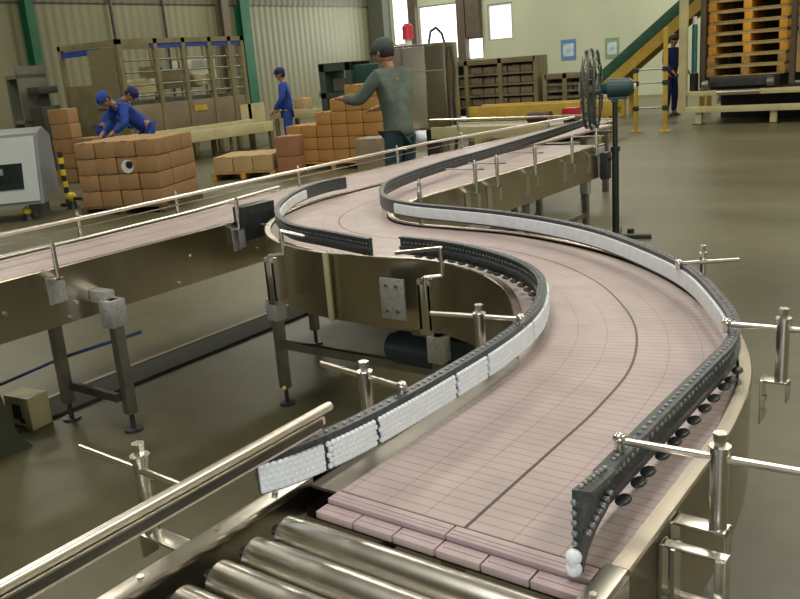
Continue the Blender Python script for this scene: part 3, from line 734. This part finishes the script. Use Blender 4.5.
    JB = dict(J); J['pelvis'] = (J['pelvis'][0], (.165, .128)); J['spine'] = (J['spine'][0], (.138, .108)); J['chest'] = (J['chest'][0], (.160, .112)); J['neck0'] = (J['neck0'][0], .050)
    kk = ['hem', 'spine', 'chest', 'nb', 'neck0']+[a+s for s in 'lr' for a in ('sh', 'el', 'wr')]
    cloth('jacket', kk, [('hem', 'spine'), ('spine', 'chest'), ('chest', 'nb'), ('nb', 'neck0')]+[e for s in 'lr' for e in (('chest', 'sh'+s), ('sh'+s, 'el'+s), ('el'+s, 'wr'+s))], 'hem', .024, top)
    J = JB
    kk = ['pelvis']+[a+s for s in 'lr' for a in ('hi', 'kn', 'an')]
    cloth('trousers', kk, [e for s in 'lr' for e in (('pelvis', 'hi'+s), ('hi'+s, 'kn'+s), ('kn'+s, 'an'+s))], 'pelvis', .017, bottom)
    for s in 'lr':
        a = Vector(P['an'+s])*k
        LB().ball(a+Vector((0, .06, -.045)), 1, 14, 8, (.052, .15, .045)).build('shoe', shoe_m, root)
    # hair and cap
    hh = LB(); bmesh.ops.create_uvsphere(hh.bm, u_segments=18, v_segments=10, radius=1, matrix=T @ Matrix.Translation((0, -.018, .012)) @ Matrix.Diagonal((.084*k, .092*k, .108*k, 1)))
    hh.build('hair', hair, root)
    cp = LB(); bmesh.ops.create_uvsphere(cp.bm, u_segments=20, v_segments=12, radius=1, matrix=T @ Matrix.Translation((0, -.005, .055)) @ Matrix.Diagonal((.100*k, .112*k, .085*k, 1)))
    bmesh.ops.create_uvsphere(cp.bm, u_segments=16, v_segments=6, radius=1, matrix=T @ Matrix.Translation((0, .09, .045)) @ Matrix.Diagonal((.075*k, .07*k, .010, 1)))
    cp.build('cap', capm, root)
    return root
def face(dx, dy): return math.atan2(dy, dx)-PI/2
# person by the left conveyor, back in grey, reaching to the cartons
person('person in grey-green jacket and cap beside the steel cabinet, arms out', (-5.12, 7.00, 0), face(-.95, .1),
       dict(lean=6, head=14, ell=(-.27, .22, 1.20), wrl=(-.22, .46, 1.22), elr=(.27, .20, 1.14), wrr=(.20, .42, 1.10)), grey_cl, teal_cl, cap_grey, 1.86)
person('person in blue workwear and cap standing among the cartons, side-on, hands down', (-12.08, 12.75, 0), face(-.8, -.6),
       dict(lean=3, head=8, ell=(-.25, .05, 1.14), wrl=(-.20, .22, .95), elr=(.25, .03, 1.14), wrr=(.22, .20, .94)), blue_cl, blue_cl, navy_cl, 1.72)
person('person in blue workwear leaning forward behind the carton block, left one of the pair', (-12.60, 8.95, 0), face(.75, .55),
       dict(lean=42, head=16, pelvis=(0, -.10, .97), ell=(-.27, .24, 1.06), wrl=(-.22, .42, .92), elr=(.27, .24, 1.06), wrr=(.20, .42, .92), knl=(-.11, .03, .52), knr=(.11, .03, .52)), blue_cl, blue_cl, navy_cl, 1.76)
person('person in blue workwear bending over the big carton block, right one of the pair', (-11.50, 8.62, 0), face(-.25, -.95),
       dict(lean=50, head=4, pelvis=(0, -.12, .98), ell=(-.29, .28, 1.04), wrl=(-.22, .46, .92), elr=(.29, .28, 1.04), wrr=(.18, .46, .92), knl=(-.11, .03, .52), knr=(.11, .03, .52)), blue_cl, blue_cl, blue_cl, 1.76)
person('person in dark navy workwear standing behind the yellow-framed dispenser and the ramp', (-6.62, 19.7, 0), face(.9, -.4),
       dict(lean=4, head=8, ell=(-.25, .08, 1.14), wrl=(-.20, .26, .98), elr=(.25, .06, 1.14), wrr=(.22, .24, .98)), navy_cl, navy_cl, hair, 1.80)

# ------------------------------------------------------------------ cartons
def carton_proto(w_, d_, h_, m, label, group, name='carton'):
    o = tag(LB().box(-w_/2, w_/2, -d_/2, d_/2, 0, h_, bev=.022).build(name, m), label, 'carton', group)
    t = LB().box(-.03, .03, -d_/2-.002, d_/2+.002, h_-.002, h_+.003).build('tape', carton_lt, o)
    return o
def pallet(label, loc, rz, w_, d_, h_=.12, m=wood):
    t = thing('pallet', label, 'pallet', loc, rz)
    n_ = 5
    for i in range(n_):
        y = -d_/2+.05+(d_-.1)*i/(n_-1); LB().box(-w_/2, w_/2, y-.045, y+.045, h_-.02, h_, bev=.003).build('deck_board', m, t)
    for x in (-w_/2+.05, 0, w_/2-.05): LB().box(x-.04, x+.04, -d_/2, d_/2, .0, h_-.02, bev=.003).build('stringer', m, t)
    return t
used = set()
def put(proto, loc, rz, label=None, group=None, m=None):
    if proto.name in used: o = copy_tree(proto)
    else: o = proto; used.add(proto.name)
    o.location = loc; o.rotation_euler = (0, 0, rz)
    if label: o['label'] = label
    if group: o['group'] = group
    return o
# the big block
RN = ['bottom row', 'second row up', 'third row up', 'top row']
CN = ['leftmost', 'second from left', 'third from left', 'right corner']
A = Vector((-9.99, 6.45)); ang = R(25); U = Vector((math.cos(ang), math.sin(ang))); V = Vector((-U.y, U.x))
nw, ndp, cw, cd_, ch = 4, 3, .290, .38, .212
pc = A+U*(nw*cw/2)+V*(ndp*cd_/2)
pallet('dark wooden pallet under the big block of brown cartons', (pc.x, pc.y, 0), ang, nw*cw+.06, ndp*cd_+.06, .10, mat('dark_pallet_wood', hexc('5A4A30'), .8))
proto = carton_proto(cw-.006, cd_-.006, ch-.004, carton, 'x', 'cartons in the big block')
for l in range(4):
    for i in range(nw):
        for j in range(ndp):
            p = A+U*((i+.5)*cw+random.uniform(-.006, .006))+V*((j+.5)*cd_+random.uniform(-.006, .006))
            if j == 0: lab = 'brown carton on the front face of the big block, %s, %s' % (RN[l], CN[i])
            elif i == nw-1: lab = 'brown carton on the right side of the big block, %s, %s' % (RN[l], 'middle' if j == 1 else 'rearmost')
            else: lab = 'brown carton %s the big block, %s rank, %s' % ('on top of' if l == 3 else 'inside '+RN[l]+' of', 'middle' if j == 1 else 'rear', CN[i])
            o = put(proto, (p.x, p.y, .10+l*ch), ang+R(random.uniform(-1.5, 1.5)), lab)
            if l == 2 and i == 2 and j == 0:
                o['label'] = 'brown carton with a round white and black sticker on its face'; stk_front = o
st_ = LB().cyl((.0, -cd_/2-.006, .09), (.0, -cd_/2+.002, .09), .085, seg=24).build('round_sticker', white_p, stk_front)
LB().cyl((.03, -cd_/2-.008, .11), (.03, -cd_/2, .11), .05, seg=20).build('sticker_print', dkbox, st_)
# narrow tower of cartons behind the console
p3 = carton_proto(.40, .34, .26, carton, 'x', 'cartons in the narrow tower')
ON = ['lowest', 'second', 'third', 'fourth', 'topmost']
for l in range(5): put(p3, (-14.06+.02*(l % 2), 9.0, l*.264), R(20+2*l), 'brown carton in the narrow tower behind the grey console, %s' % ('second from the bottom' if l == 1 else ON[l]))
for l in range(3): put(p3, (-13.62, 9.12, l*.264), R(24), 'brown carton in the short column right of the narrow tower, %s' % (ON[l] if l == 0 else ('middle', 'topmost')[l-1]))
# flat pallet load
A2 = Vector((-10.72, 9.42)); a2 = R(28); U2 = Vector((math.cos(a2), math.sin(a2))); V2 = Vector((-U2.y, U2.x))
pc = A2+U2*.50+V2*.45
pallet('wooden pallet under the single low layer of pale cartons', (pc.x, pc.y, 0), a2, 1.10, 1.0, .12)
p4 = carton_proto(.33, .30, .26, carton_lt, 'x', 'pale cartons in the low layer')
for i in range(3):
    for j in range(3):
        p = A2+U2*((i+.5)*.335)+V2*((j+.5)*.31); put(p4, (p.x, p.y, .12), a2, 'pale carton in the low layer, %s rank, %s' % (('front', 'middle', 'rear')[j], ('left', 'centre', 'right')[i]))
p5 = carton_proto(.40, .34, .32, carton_rd, 'x', None)
b0 = A2+U2*1.27+V2*.22
put(p5, (b0.x, b0.y, 0), a2, 'reddish carton standing on the floor beside the low layer of cartons')
put(p5, (b0.x, b0.y, .322), a2, 'reddish carton on top of another beside the low layer of cartons')
# stepped stack
pallet('long wooden pallet under the stepped stack of orange cartons', (-9.45, 11.3, 0), R(10), 1.95, .9, .12, mat('yellowish_pallet_wood', hexc('C09A52'), .7))
p6 = carton_proto(.30, .34, .205, carton_or, 'x', 'cartons in the stepped stack')
hts = [3, 3, 4, 5, 6, 6]
SN = ['first', 'second', 'third', 'fourth', 'fifth', 'sixth']
for i, hn in enumerate(hts):
    for j in range(2):
        for l in range(hn):
            put(p6, (-10.20+i*.305*math.cos(R(10))-j*.06, 11.0+i*.305*math.sin(R(10))+j*.36, .12+l*.208), R(10+random.uniform(-1.5, 1.5)), 'orange-brown carton in the stepped stack, %s column from left, %s %s' % (SN[i], 'front' if j == 0 else 'rear', 'top' if l == hn-1 else ('lowest', 'second up', 'third up', 'fourth up', 'fifth up')[l]))
# carton conveyor behind the blue worker
cv = thing('carton_conveyor', 'low pale conveyor carrying cartons behind the person in blue', 'conveyor', (-12.6, 15.1, 0))
for y in (14.0, 14.7): LB().box(-1.8, 3.0, y-14.5-.03, y-14.5+.03, .62, .82, bev=.01).build('side_frame', cream, cv)
LB().box(-1.8, 3.0, -.47, .17, .76, .80).build('belt', steel_dark, cv)
for x in (-1.6, .2, 2.8):
    for y in (-.5, .2): LB().box(x-.04, x+.04, y-.04, y+.04, 0, .62).build('leg', olive_mach, cv)
o = put(p4, (-13.6, 14.9, .80), 0, 'pale carton riding on the low conveyor behind the person in blue'); del o['group']
bw = thing('wrapping_machine', 'pale machine housing behind the low carton conveyor', 'machine', (-12.3, 16.4, 0))
LB().box(-1.6, 1.6, -.4, .4, .3, 1.0, bev=.02).build('housing', white_p, bw); LB().box(-1.7, 1.7, -.45, .45, 1.0, 1.15, bev=.02).build('top_rail', olive_mach, bw)
for x in (-1.4, 1.4): LB().box(x-.06, x+.06, -.3, .3, 0, .3).build('leg', olive_mach, bw)
gm = thing('tape_machine', 'dark green carton machine standing left of the grey-jacketed person', 'machine', (-10.6, 13.0, 0))
LB().box(-.5, -.35, -.3, .3, 0, 1.75, bev=.01).box(.15, .3, -.3, .3, 0, 1.75, bev=.01).box(-.5, .3, -.3, .3, .5, .75, bev=.01).box(-.5, .3, -.3, .3, 1.1, 1.2).box(-.5, .3, -.3, .3, 1.6, 1.75).build('frame', mat('dark_machine_green', hexc('3C4A42'), .5), gm)
LB().box(.30, 1.1, -.25, .25, 1.35, 1.68, bev=.02).build('motor_housing', teal_p, gm)
LB().box(-.33, .13, -.1, .1, 1.22, 1.45).build('control_box', grey_mach, gm)

# ------------------------------------------------------------------ cage machine (palletiser)
cg = thing('palletizer_cage', 'big grey caged palletizing machine in front of the corrugated wall', 'machine', (-16, 12.8, 0))
x0, x1, y0, y1, zt = -17.0, -15.0, 11.1, 14.5, 2.55
m = MB(); t = .05
for (x, y) in ((x0, y0), (x1, y0), (x0, y1), (x1, y1), (x1, 12.0), (x1, 12.75), (x1, 13.5), (x1, 14.1)): m.box(x-t, x+t, y-t, y+t, 0, zt)
for z in (zt, ):
    m.box(x0-t, x1+t, y0-t, y0+t, z-.1, z); m.box(x0-t, x1+t, y1-t, y1+t, z-.1, z); m.box(x0-t, x0+t, y0, y1, z-.1, z); m.box(x1-t, x1+t, y0, y1, z-.1, z)
m.build('cage_frame', olive_mach, cg)
MB().box(x1-.02, x1+.03, 11.9, 14.5, 2.36, 2.46).box(x0, -15.6, y0-.03, y0+.02, 2.30, 2.42).build('blue_band', blue_p, cg)
MB().box(x1-.03, x1+.03, y0+.08, y1, .45, 1.22, bev=.01).build('lower_panel', brown_mach, cg)
MB().box(x0, x1, y0-.02, y0+.02, .3, 1.7).build('side_panel', olive_mach, cg)
MB().box(-16.0, -15.08, y0-.05, y0+.0, 1.2, 2.4).build('door_panel', mat('olive_grey_door', hexc('7C7356'), .5), cg)
for z in (1.40, 1.62, 1.88, 2.12): MB().cyl((x1, y0+.1, z), (x1, y1, z), .018, seg=8).build('guard_rail', grey_mach, cg)
for (a, b, z0, z1) in ((11.5, 12.3, 1.45, 1.75), (12.6, 13.3, 1.5, 1.9), (13.4, 14.1, 1.6, 2.1)):
    MB().box(-16.2, -15.5, a, b, z0, z1, bev=.02).build('inner_unit', [olive_mach, white_p, cream][int(a) % 3], cg)
MB().box(-16.8, -15.3, 11.4, 14.3, 1.2, 1.3).build('inner_deck', steel_dull, cg)
rnd = random.Random(3)
for k in range(12):
    a = 11.3+k*.255; z0 = rnd.uniform(1.3, 2.1); hh_ = rnd.uniform(.08, .35); xx = rnd.uniform(-16.6, -15.4)
    MB().box(xx, xx+rnd.uniform(.15, .45), a, a+rnd.uniform(.1, .3), z0-hh_, z0, bev=.01).build('inner_unit', rnd.choice([olive_mach, grey_mach, cream, steel_dark, brown_mach]), cg)
for a in (11.55, 12.35, 13.1, 13.85): MB().cyl((-15.6, a, 1.3), (-15.6, a, 2.45), .03, seg=8).build('inner_pipe', olive_mach, cg)
sg = MB().box(x1+.03, x1+.045, 12.83, 13.2, .98, 1.10).build('warning_label', yellow, cg, label='yellow label on the lower panel')
MB().box(x1-.02, x1+.05, y1-.3, y1+.5, .3, 1.0).build('end_panel', cream, cg)
bm_ = thing('infeed_conveyor', 'cream infeed conveyor in front of the palletizing cage', 'conveyor', (-13.9, 11.6, 0), R(0))
LB().box(-.6, -.5, -2.3, 2.45, .45, .68, bev=.01).box(.0, .1, -2.3, 2.45, .40, .62, bev=.01).build('side_frame', cream, bm_)
LB().box(-.5, .0, -2.3, 2.45, .5, .56).build('belt', steel_dark, bm_)
for y in (-2, 0, 1.2, 2.4):
    LB().box(-.6, -.5, y-.04, y+.04, 0, .45).build('leg', olive_mach, bm_); LB().box(.0, .1, y-.04, y+.04, 0, .40).build('leg', olive_mach, bm_)
rk = thing('equipment_rack', 'grey leaning equipment rack at the far left behind the grey console', 'rack', (-17.15, 10.45, 0), R(-12))
LB().box(-.9, -.82, -.3, .3, 0, 2.0).box(-.2, -.12, -.3, .3, 0, 2.2).box(-.9, -.12, -.3, .3, 1.95, 2.03).box(-.9, -.12, -.3, .3, 1.0, 1.06).build('frame', grey_mach, rk)
LB().box(-.82, -.2, -.05, .05, 1.06, 1.95).build('mesh_panel', mat('grey_mesh', hexc('6E7068'), .6), rk)
LB().box(0, .7, -.2, .2, .5, 1.35, bev=.03).box(0, .7, -.2, .2, 1.6, 1.75, bev=.02).box(.3, .4, -.1, .1, 1.35, 1.6).build('machine_unit', mat('dark_rack_unit', hexc('39382E'), .5), rk)
LB().box(.1, .6, -.2, .2, 0, .5).build('stand', steel_dark, rk)

# ------------------------------------------------------------------ console and striped post
cs = thing('control_console', 'grey sloping control console with dark screen at the left edge', 'console', (-10.80, 6.30, 0), R(46))
LB().prism([(-.50, .22), (.50, .22), (.50, 1.05), (.15, 1.18), (-.22, 1.12)], 'X', -1.10, .20).build('housing', console_g, cs)
for x in (-.9, .0): LB().box(x-.05, x+.05, -.3, .4, 0, .22).build('foot', steel_dark, cs)
fc = Matrix.Translation((0, -.36, .67)) @ Matrix.Rotation(math.atan2(.28, .90), 4, 'X')
LB().box(-1.07, .16, -.012, .012, -.43, .43, Matrix.Translation((0, 0, 0)) @ Matrix.Translation((0, -.372, .67)) @ Matrix.Rotation(-math.atan2(.28, .90), 4, 'X')).build('front_panel', console_w, cs)
sc_ = LB().box(-.42, -.02, -.022, -.008, -.26, .08, Matrix.Translation((0, -.372, .67)) @ Matrix.Rotation(-math.atan2(.28, .90), 4, 'X')).build('screen', screen_m, cs)
LB().box(-.36, -.26, -.030, -.018, -.06, .02, Matrix.Translation((0, -.372, .67)) @ Matrix.Rotation(-math.atan2(.28, .90), 4, 'X')).build('screen_patch', console_g, sc_)
bp = thing('striped_post', 'black and yellow striped warning post between the console and the cartons', 'post', (-11.22, 7.02, 0))
LB().cyl((0, 0, 0), (0, 0, .78), .035, seg=14).cyl((0, 0, 0), (0, 0, .04), .12, seg=20).build('post', black_pl, bp)
for z in (.10, .27, .44, .61): LB().cyl((0, 0, z), (0, 0, z+.085), .037, seg=14).build('yellow_stripe', yellow_b, bp)
ky = thing('warning_lamp', 'round yellow lamp on a black foot beside the striped post', 'lamp', (-10.86, 6.86, 0))
LB().cyl((0, 0, 0), (0, 0, .10), .09, .05, seg=16).box(-.02, .3, -.02, .02, .12, .16).build('foot', black_pl, ky); LB().ball((0, 0, .16), .07, 16, 10).build('lens', yellow_b, ky)
ky2 = thing('warning_lamp', 'round yellow lamp on the floor below the grey console', 'lamp', (-10.62, 6.02, 0))
LB().cyl((0, 0, 0), (0, 0, .08), .08, .05, seg=16).build('foot', black_pl, ky2); LB().ball((0, 0, .12), .06, 16, 10).build('lens', yellow_b, ky2)

# ------------------------------------------------------------------ steel cabinet with beacon
sb = thing('control_cabinet', 'tall stainless steel control cabinet on a black pedestal behind the grey-jacketed person', 'cabinet', (-6.78, 9.95, 0), R(12))
LB().box(-.55, .42, -.25, .25, .72, 1.86, bev=.012).build('cabinet_body', mat('cabinet_steel', (.50, .46, .41), .26, 1.0, .08, 3), sb)
d_ = LB().box(-.19, .13, -.268, -.25, .75, 1.83, bev=.006).build('door', mat('cabinet_door_steel', (.88, .88, .87), .26, 1.0, .06, 3), sb)
LB().box(-.17, -.15, -.285, -.268, 1.2, 1.36, bev=.003).build('handle', black_pl, d_)
LB().box(.14, .40, -.268, -.25, .75, 1.83, bev=.006).build('door', mat('cabinet_door_brown', (.40, .35, .29), .25, 1.0, .1, 3), sb)
LB().box(-.56, -.21, -.268, -.25, .75, 1.83, bev=.006).build('side_door', steel_dull, sb)
LB().box(-.50, .39, -.275, -.27, 1.50, 1.515).build('trim_strip', pipe_steel, sb)
LB().box(.02, .20, -.1, .1, .03, .72).box(-.15, .38, -.2, .2, 0, .03).build('pedestal', black_pl, sb)
LB().tube([(.45, -.1, 1.80), (.50, -.14, 1.5), (.47, -.14, 1.1), (.48, -.12, .6), (.40, -.1, .1)], .022, 8).build('cable', black_pl, sb)
LB().tube([(.10, 0, 1.86), (.14, 0, 2.02), (.22, 0, 2.06), (.30, 0, 1.98), (.33, 0, 1.86)], .018, 8).build('cable', black_pl, sb)
o = thing('signal_beacon', 'red signal beacon on top of the stainless steel cabinet', 'beacon', (-6.98, 9.92, 1.86))
LB().cyl((0, 0, 0), (0, 0, .08), .05, seg=16).build('beacon_base', white_p, o)
LB().cyl((0, 0, .08), (0, 0, .25), .075, seg=20).cyl((0, 0, .25), (0, 0, .29), .075, .04, seg=20).build('beacon_lens', mat('red_lens', hexc('D04050'), .3, 0, .05, 5), o)
lc = thing('low_cabinet', 'low beige machine housing at the foot of the steel cabinet', 'machine', (-7.1, 9.35, 0), R(12))
LB().box(-.35, .35, -.2, .2, .1, .68, bev=.015).build('housing', mat('beige_machine', hexc('8C7D66'), .5), lc)
for x in (-.25, .25): LB().box(x-.04, x+.04, -.15, .15, 0, .1).build('foot', steel_dark, lc)

# ------------------------------------------------------------------ far machines by the white wall
def rack_machine(loc, w_, h_, label, cols, rz=0):
    t = thing('storage_rack', label, 'rack', loc, rz)
    n_ = max(2, int(w_/1.0))
    for i in range(n_+1):
        x = -w_/2+w_*i/n_; LB().box(x-.06, x+.06, -.3, .3, 0, h_, bev=.01).build('upright', olive_mach, t)
    LB().box(-w_/2, w_/2, -.3, .3, h_-.14, h_, bev=.01).build('top_beam', olive_mach, t)
    for j in range(4):
        z = .35+(h_-.5)*j/4; LB().box(-w_/2, w_/2, -.28, .28, z, z+.05).build('shelf', steel_dull, t)
    LB().box(-w_/2, w_/2, .28, .31, .1, h_-.1).build('back_panel', mat('rack_back', hexc('55503C'), .6), t)
    return t
rack_machine((-11.75, 20.3, 0), 3.1, 1.60, 'long grey rack of brown cartons in front of the white far wall', None)
rack_machine((-9.40, 20.3, 0), 1.10, 1.12, 'short dark rack of brown cartons right of the long rack', None)
p7 = carton_proto(.34, .3, .17, mat('muted_carton', hexc('7E6B52'), .8), 'x', None)
for i in range(8):
    for j in range(4):
        if random.random() < .16: continue
        z = .35+(1.60-.5)*j/4+.052
        put(p7, (-13.10+i*.37, 20.25+random.uniform(-.03, .03), z), R(random.uniform(-4, 4)), 'brown carton in the long grey rack, %s shelf, %s from left' % (('lowest', 'second', 'third', 'top')[j], ('first', 'second', 'third', 'fourth', 'fifth', 'sixth', 'seventh', 'eighth')[i]), 'cartons in the long rack')
for i in range(3):
    for j in range(3):
        put(p7, (-9.77+i*.37, 20.25, .402+j*(1.12-.5)/4), R(random.uniform(-4, 4)), 'brown carton in the short dark rack, %s shelf, %s' % (('lower', '', 'upper')[j], ('left', 'middle', 'right')[i]), 'cartons in the short rack') if j != 1 else None
wp = tag(MB().box(-12.35, -12.15, 19.2, 19.4, 0, 2.05, bev=.01).build('machine_post', brown_col), 'grey-brown post standing before the long rack', 'post')
wd_ = thing('white_drum', 'white curved tank behind the steel cabinet', 'tank', (-13.0, 18.2, 0))
LB().cyl((0, 0, .5), (0, 0, 1.35), .28, seg=24).build('drum_body', white_p, wd_); LB().cyl((0, 0, 0), (0, 0, .5), .2, seg=16).build('drum_stand', steel_dull, wd_)
yb = thing('yellow_beam_conveyor', 'low yellow conveyor bed beyond the far end of the belts', 'conveyor', (-7.75, 15.2, 0), R(6))
LB().box(-1.3, 1.6, -.35, -.28, .42, .70, bev=.01).box(-1.3, 1.6, .28, .35, .42, .70, bev=.01).build('side_frame', yellow, yb)
LB().box(-1.3, 1.6, -.28, .28, .55, .66).build('bed', mat('yellow_bed', hexc('A89344'), .5), yb)
for x in (-1.1, 1.4):
    for y in (-.31, .31): LB().box(x-.05, x+.05, y-.03, y+.03, 0, .42).build('leg', yellow, yb)
# posters on the white wall
for (a, b, z0, z1, c1, lab) in ((-13.72, -13.15, 1.35, 2.05, '5D86B8', 'blue and white square notice on the white wall, left one'), (-12.05, -11.55, 1.30, 1.98, '7E9A78', 'pale green notice on the white wall, right one near the ramp')):
    t = thing('wall_notice', lab, 'notice', ((a+b)/2, YF-.02, z0))
    w_ = b-a; h_ = z1-z0
    LB().box(-w_/2, w_/2, 0, .02, 0, h_).build('board', mat('notice_board_'+c1, hexc(c1), .5), t)
    LB().box(-w_/2+.08, w_/2-.08, -.006, 0, .12, h_-.14).ball((0, -.004, h_*.6), .12, 12, 8, (1, .05, .8)).build('printed_field', mat('notice_print_'+c1, hexc('B9CAD2'), .5, 0, .25, 5), t)

# ------------------------------------------------------------------ incline conveyor
inc = thing('incline_conveyor', 'green inclined conveyor with yellow underside rising behind the dispenser', 'conveyor', (-7.0, 20.6, 0))
sl_ = math.atan2(2.52-.94, 8.38-6.31)
mt = Matrix.Translation((-1.55, 0, .74)) @ Matrix.Rotation(-sl_, 4, 'Y')
LB().box(0, 6.0, -.30, -.24, .06, .30, mt, .01).box(0, 6.0, .24, .30, .06, .30, mt, .01).build('side_guard', green_d, inc)
LB().box(0, 6.0, -.30, -.26, -.20, .05, mt).box(0, 6.0, .26, .30, -.20, .05, mt).build('yellow_rail', yellow, inc)
LB().box(0, 6.0, -.24, .24, .02, .05, mt).build('belt', steel_dark, inc)
for x in (-1.0, .9, 2.3):
    z = .74+(x+1.55)*math.tan(sl_)-.2
    for y in (-.27, .27): LB().box(x-.05, x+.05, y-.04, y+.04, 0, z).build('leg', yellow, inc)
# light gate
gt = thing('sensor_gate', 'yellow two-post sensor gate with black clamps in front of the ramp', 'gate', (-5.87, 16.3, 0), R(0))
for x, z in ((-.29, 1.20), (.29, 1.92)):
    LB().box(x-.035, x+.035, -.035, .035, 0, z, bev=.006).box(x-.1, x+.1, -.1, .1, 0, .02).build('gate_post', yellow, gt)
for z in (.45, .92, 1.17):
    r_ = LB().cyl((-.29, 0, z), (.29, 0, z), .014, seg=8).build('gate_rail', steel_dull, gt)
    if z < 1.2:
        for x in (-.29, .29): LB().box(x-.05, x+.05, -.05, .05, z-.045, z+.045, bev=.01).build('clamp', black_pl, r_)

# ------------------------------------------------------------------ pallet dispenser on the right
pd = thing('pallet_dispenser', 'large cream-framed pallet dispenser machine at the right edge', 'machine', (-3.6, 18.3, 0))
yf = 17.5; W = MB
def B(name, m, *a, **k): return MB().box(*a, **k).build(name, m, pd)
B('front_post', cream, -5.71, -5.57, yf-.06, yf+.10, .24, 5.2, bev=.01)
B('lower_beam', cream, -5.57, -1.2, yf-.06, yf+.06, .24, .36, bev=.01)
B('deck_beam', cream, -5.57, -1.2, yf+.0, yf+.10, .56, .66, bev=.01)
B('deck', steel_dark, -5.5, -1.2, yf+.1, yf+2.3, .56, .66)
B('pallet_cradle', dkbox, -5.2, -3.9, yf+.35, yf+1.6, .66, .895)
B('under_shade_panel', dkbox, -5.3, -1.2, yf+1.5, yf+1.54, .0, .56)  # dark panel added to stand in for the shade under the machine
B('rear_beam', cream, -5.62, -1.2, yf+2.3, yf+2.42, .24, .38)
B('rear_post', brown_col, -5.42, -5.33, yf+.35, yf+.45, .70, 5.2, bev=.01)
B('rear_post', olive_mach, -5.55, -5.4, yf+2.2, yf+2.35, .3, 5.2, bev=.01)
B('right_post', brown_col, -3.74, -3.64, yf+.4, yf+.5, .70, 5.2, bev=.01)
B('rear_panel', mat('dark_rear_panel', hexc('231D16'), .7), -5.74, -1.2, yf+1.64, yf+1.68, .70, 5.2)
B('side_board', mat('tan_board', hexc('A08452'), .6), -3.60, -1.2, yf+.3, yf+.36, .92, 1.65)
B('side_screen', mat('grey_green_screen', hexc('6F7A68'), .5), -3.56, -1.2, yf+.2, yf+.26, 1.65, 5.0)
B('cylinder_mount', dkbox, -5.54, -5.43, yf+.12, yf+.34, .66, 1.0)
lft = MB().cyl((-5.49, yf+.24, 1.0), (-5.49, yf+.24, 1.95), .055, seg=18).build('lift_cylinder', mat('teal_cylinder', hexc('2F6B66'), .4), pd)
MB().cyl((-5.49, yf+.24, 1.95), (-5.49, yf+.24, 2.1), .04, seg=14).build('cylinder_cap', white_p, lft)
B('feed_guard', black_pl, -5.15, -3.95, yf+.12, yf+.3, .72, .90, bev=.02)
rr_ = MB().cyl((-4.95, yf-.03, .62), (-4.15, yf-.03, .62), .05, seg=20).build('feed_roller', steel, pd)
for x in (-5.2, -3.98): MB().cyl((x-.06, yf+.04, .78), (x+.06, yf+.04, .78), .075, seg=18).build('guide_wheel', steel_dull, pd)
for x in (-5.32, -3.9, -1.4):
    for y in (yf+.05, yf+2.3):
        o = MB().box(x-.06, x+.06, y-.05, y+.05, .0, .24).build('leg', cream if y < yf+1 else olive_mach, pd)
        MB().box(x-.1, x+.1, y-.1, y+.1, 0, .02).build('foot_plate', steel_dark, o)
# the pallets stacked in it
def block_pallet(m):
    t = thing('pallet', 'x', 'pallet', (0, 0, 0))
    LB().box(-.73, .73, -.5, .5, .160, .205, bev=.006).box(-.73, .73, -.5, .5, 0, .018, bev=.004).build('deck_boards', wood_gr, t)
    for x in (-.67, 0, .67): LB().box(x-.075, x+.075, -.505, .5, .018, .160, bev=.004).build('stringer', m, t)
    return t
tp_ = [block_pallet(wood_or), block_pallet(wood)]
n8 = ['lowest', 'second from the bottom', 'third from the bottom', 'fourth from the bottom', 'fifth from the bottom', 'sixth from the bottom', 'seventh from the bottom', 'eighth from the bottom', 'ninth from the bottom', 'tenth from the bottom', 'topmost']
for l in range(11):
    pr0 = tp_[1] if l < 2 else tp_[0]
    put(pr0, (-4.56+random.uniform(-.015, .015), yf+1.0, .90+l*.210), R(random.uniform(-1, 1)), ('weathered' if l < 2 else 'amber')+' wooden pallet in the dispenser stack, '+n8[l], 'pallets stacked in the dispenser')
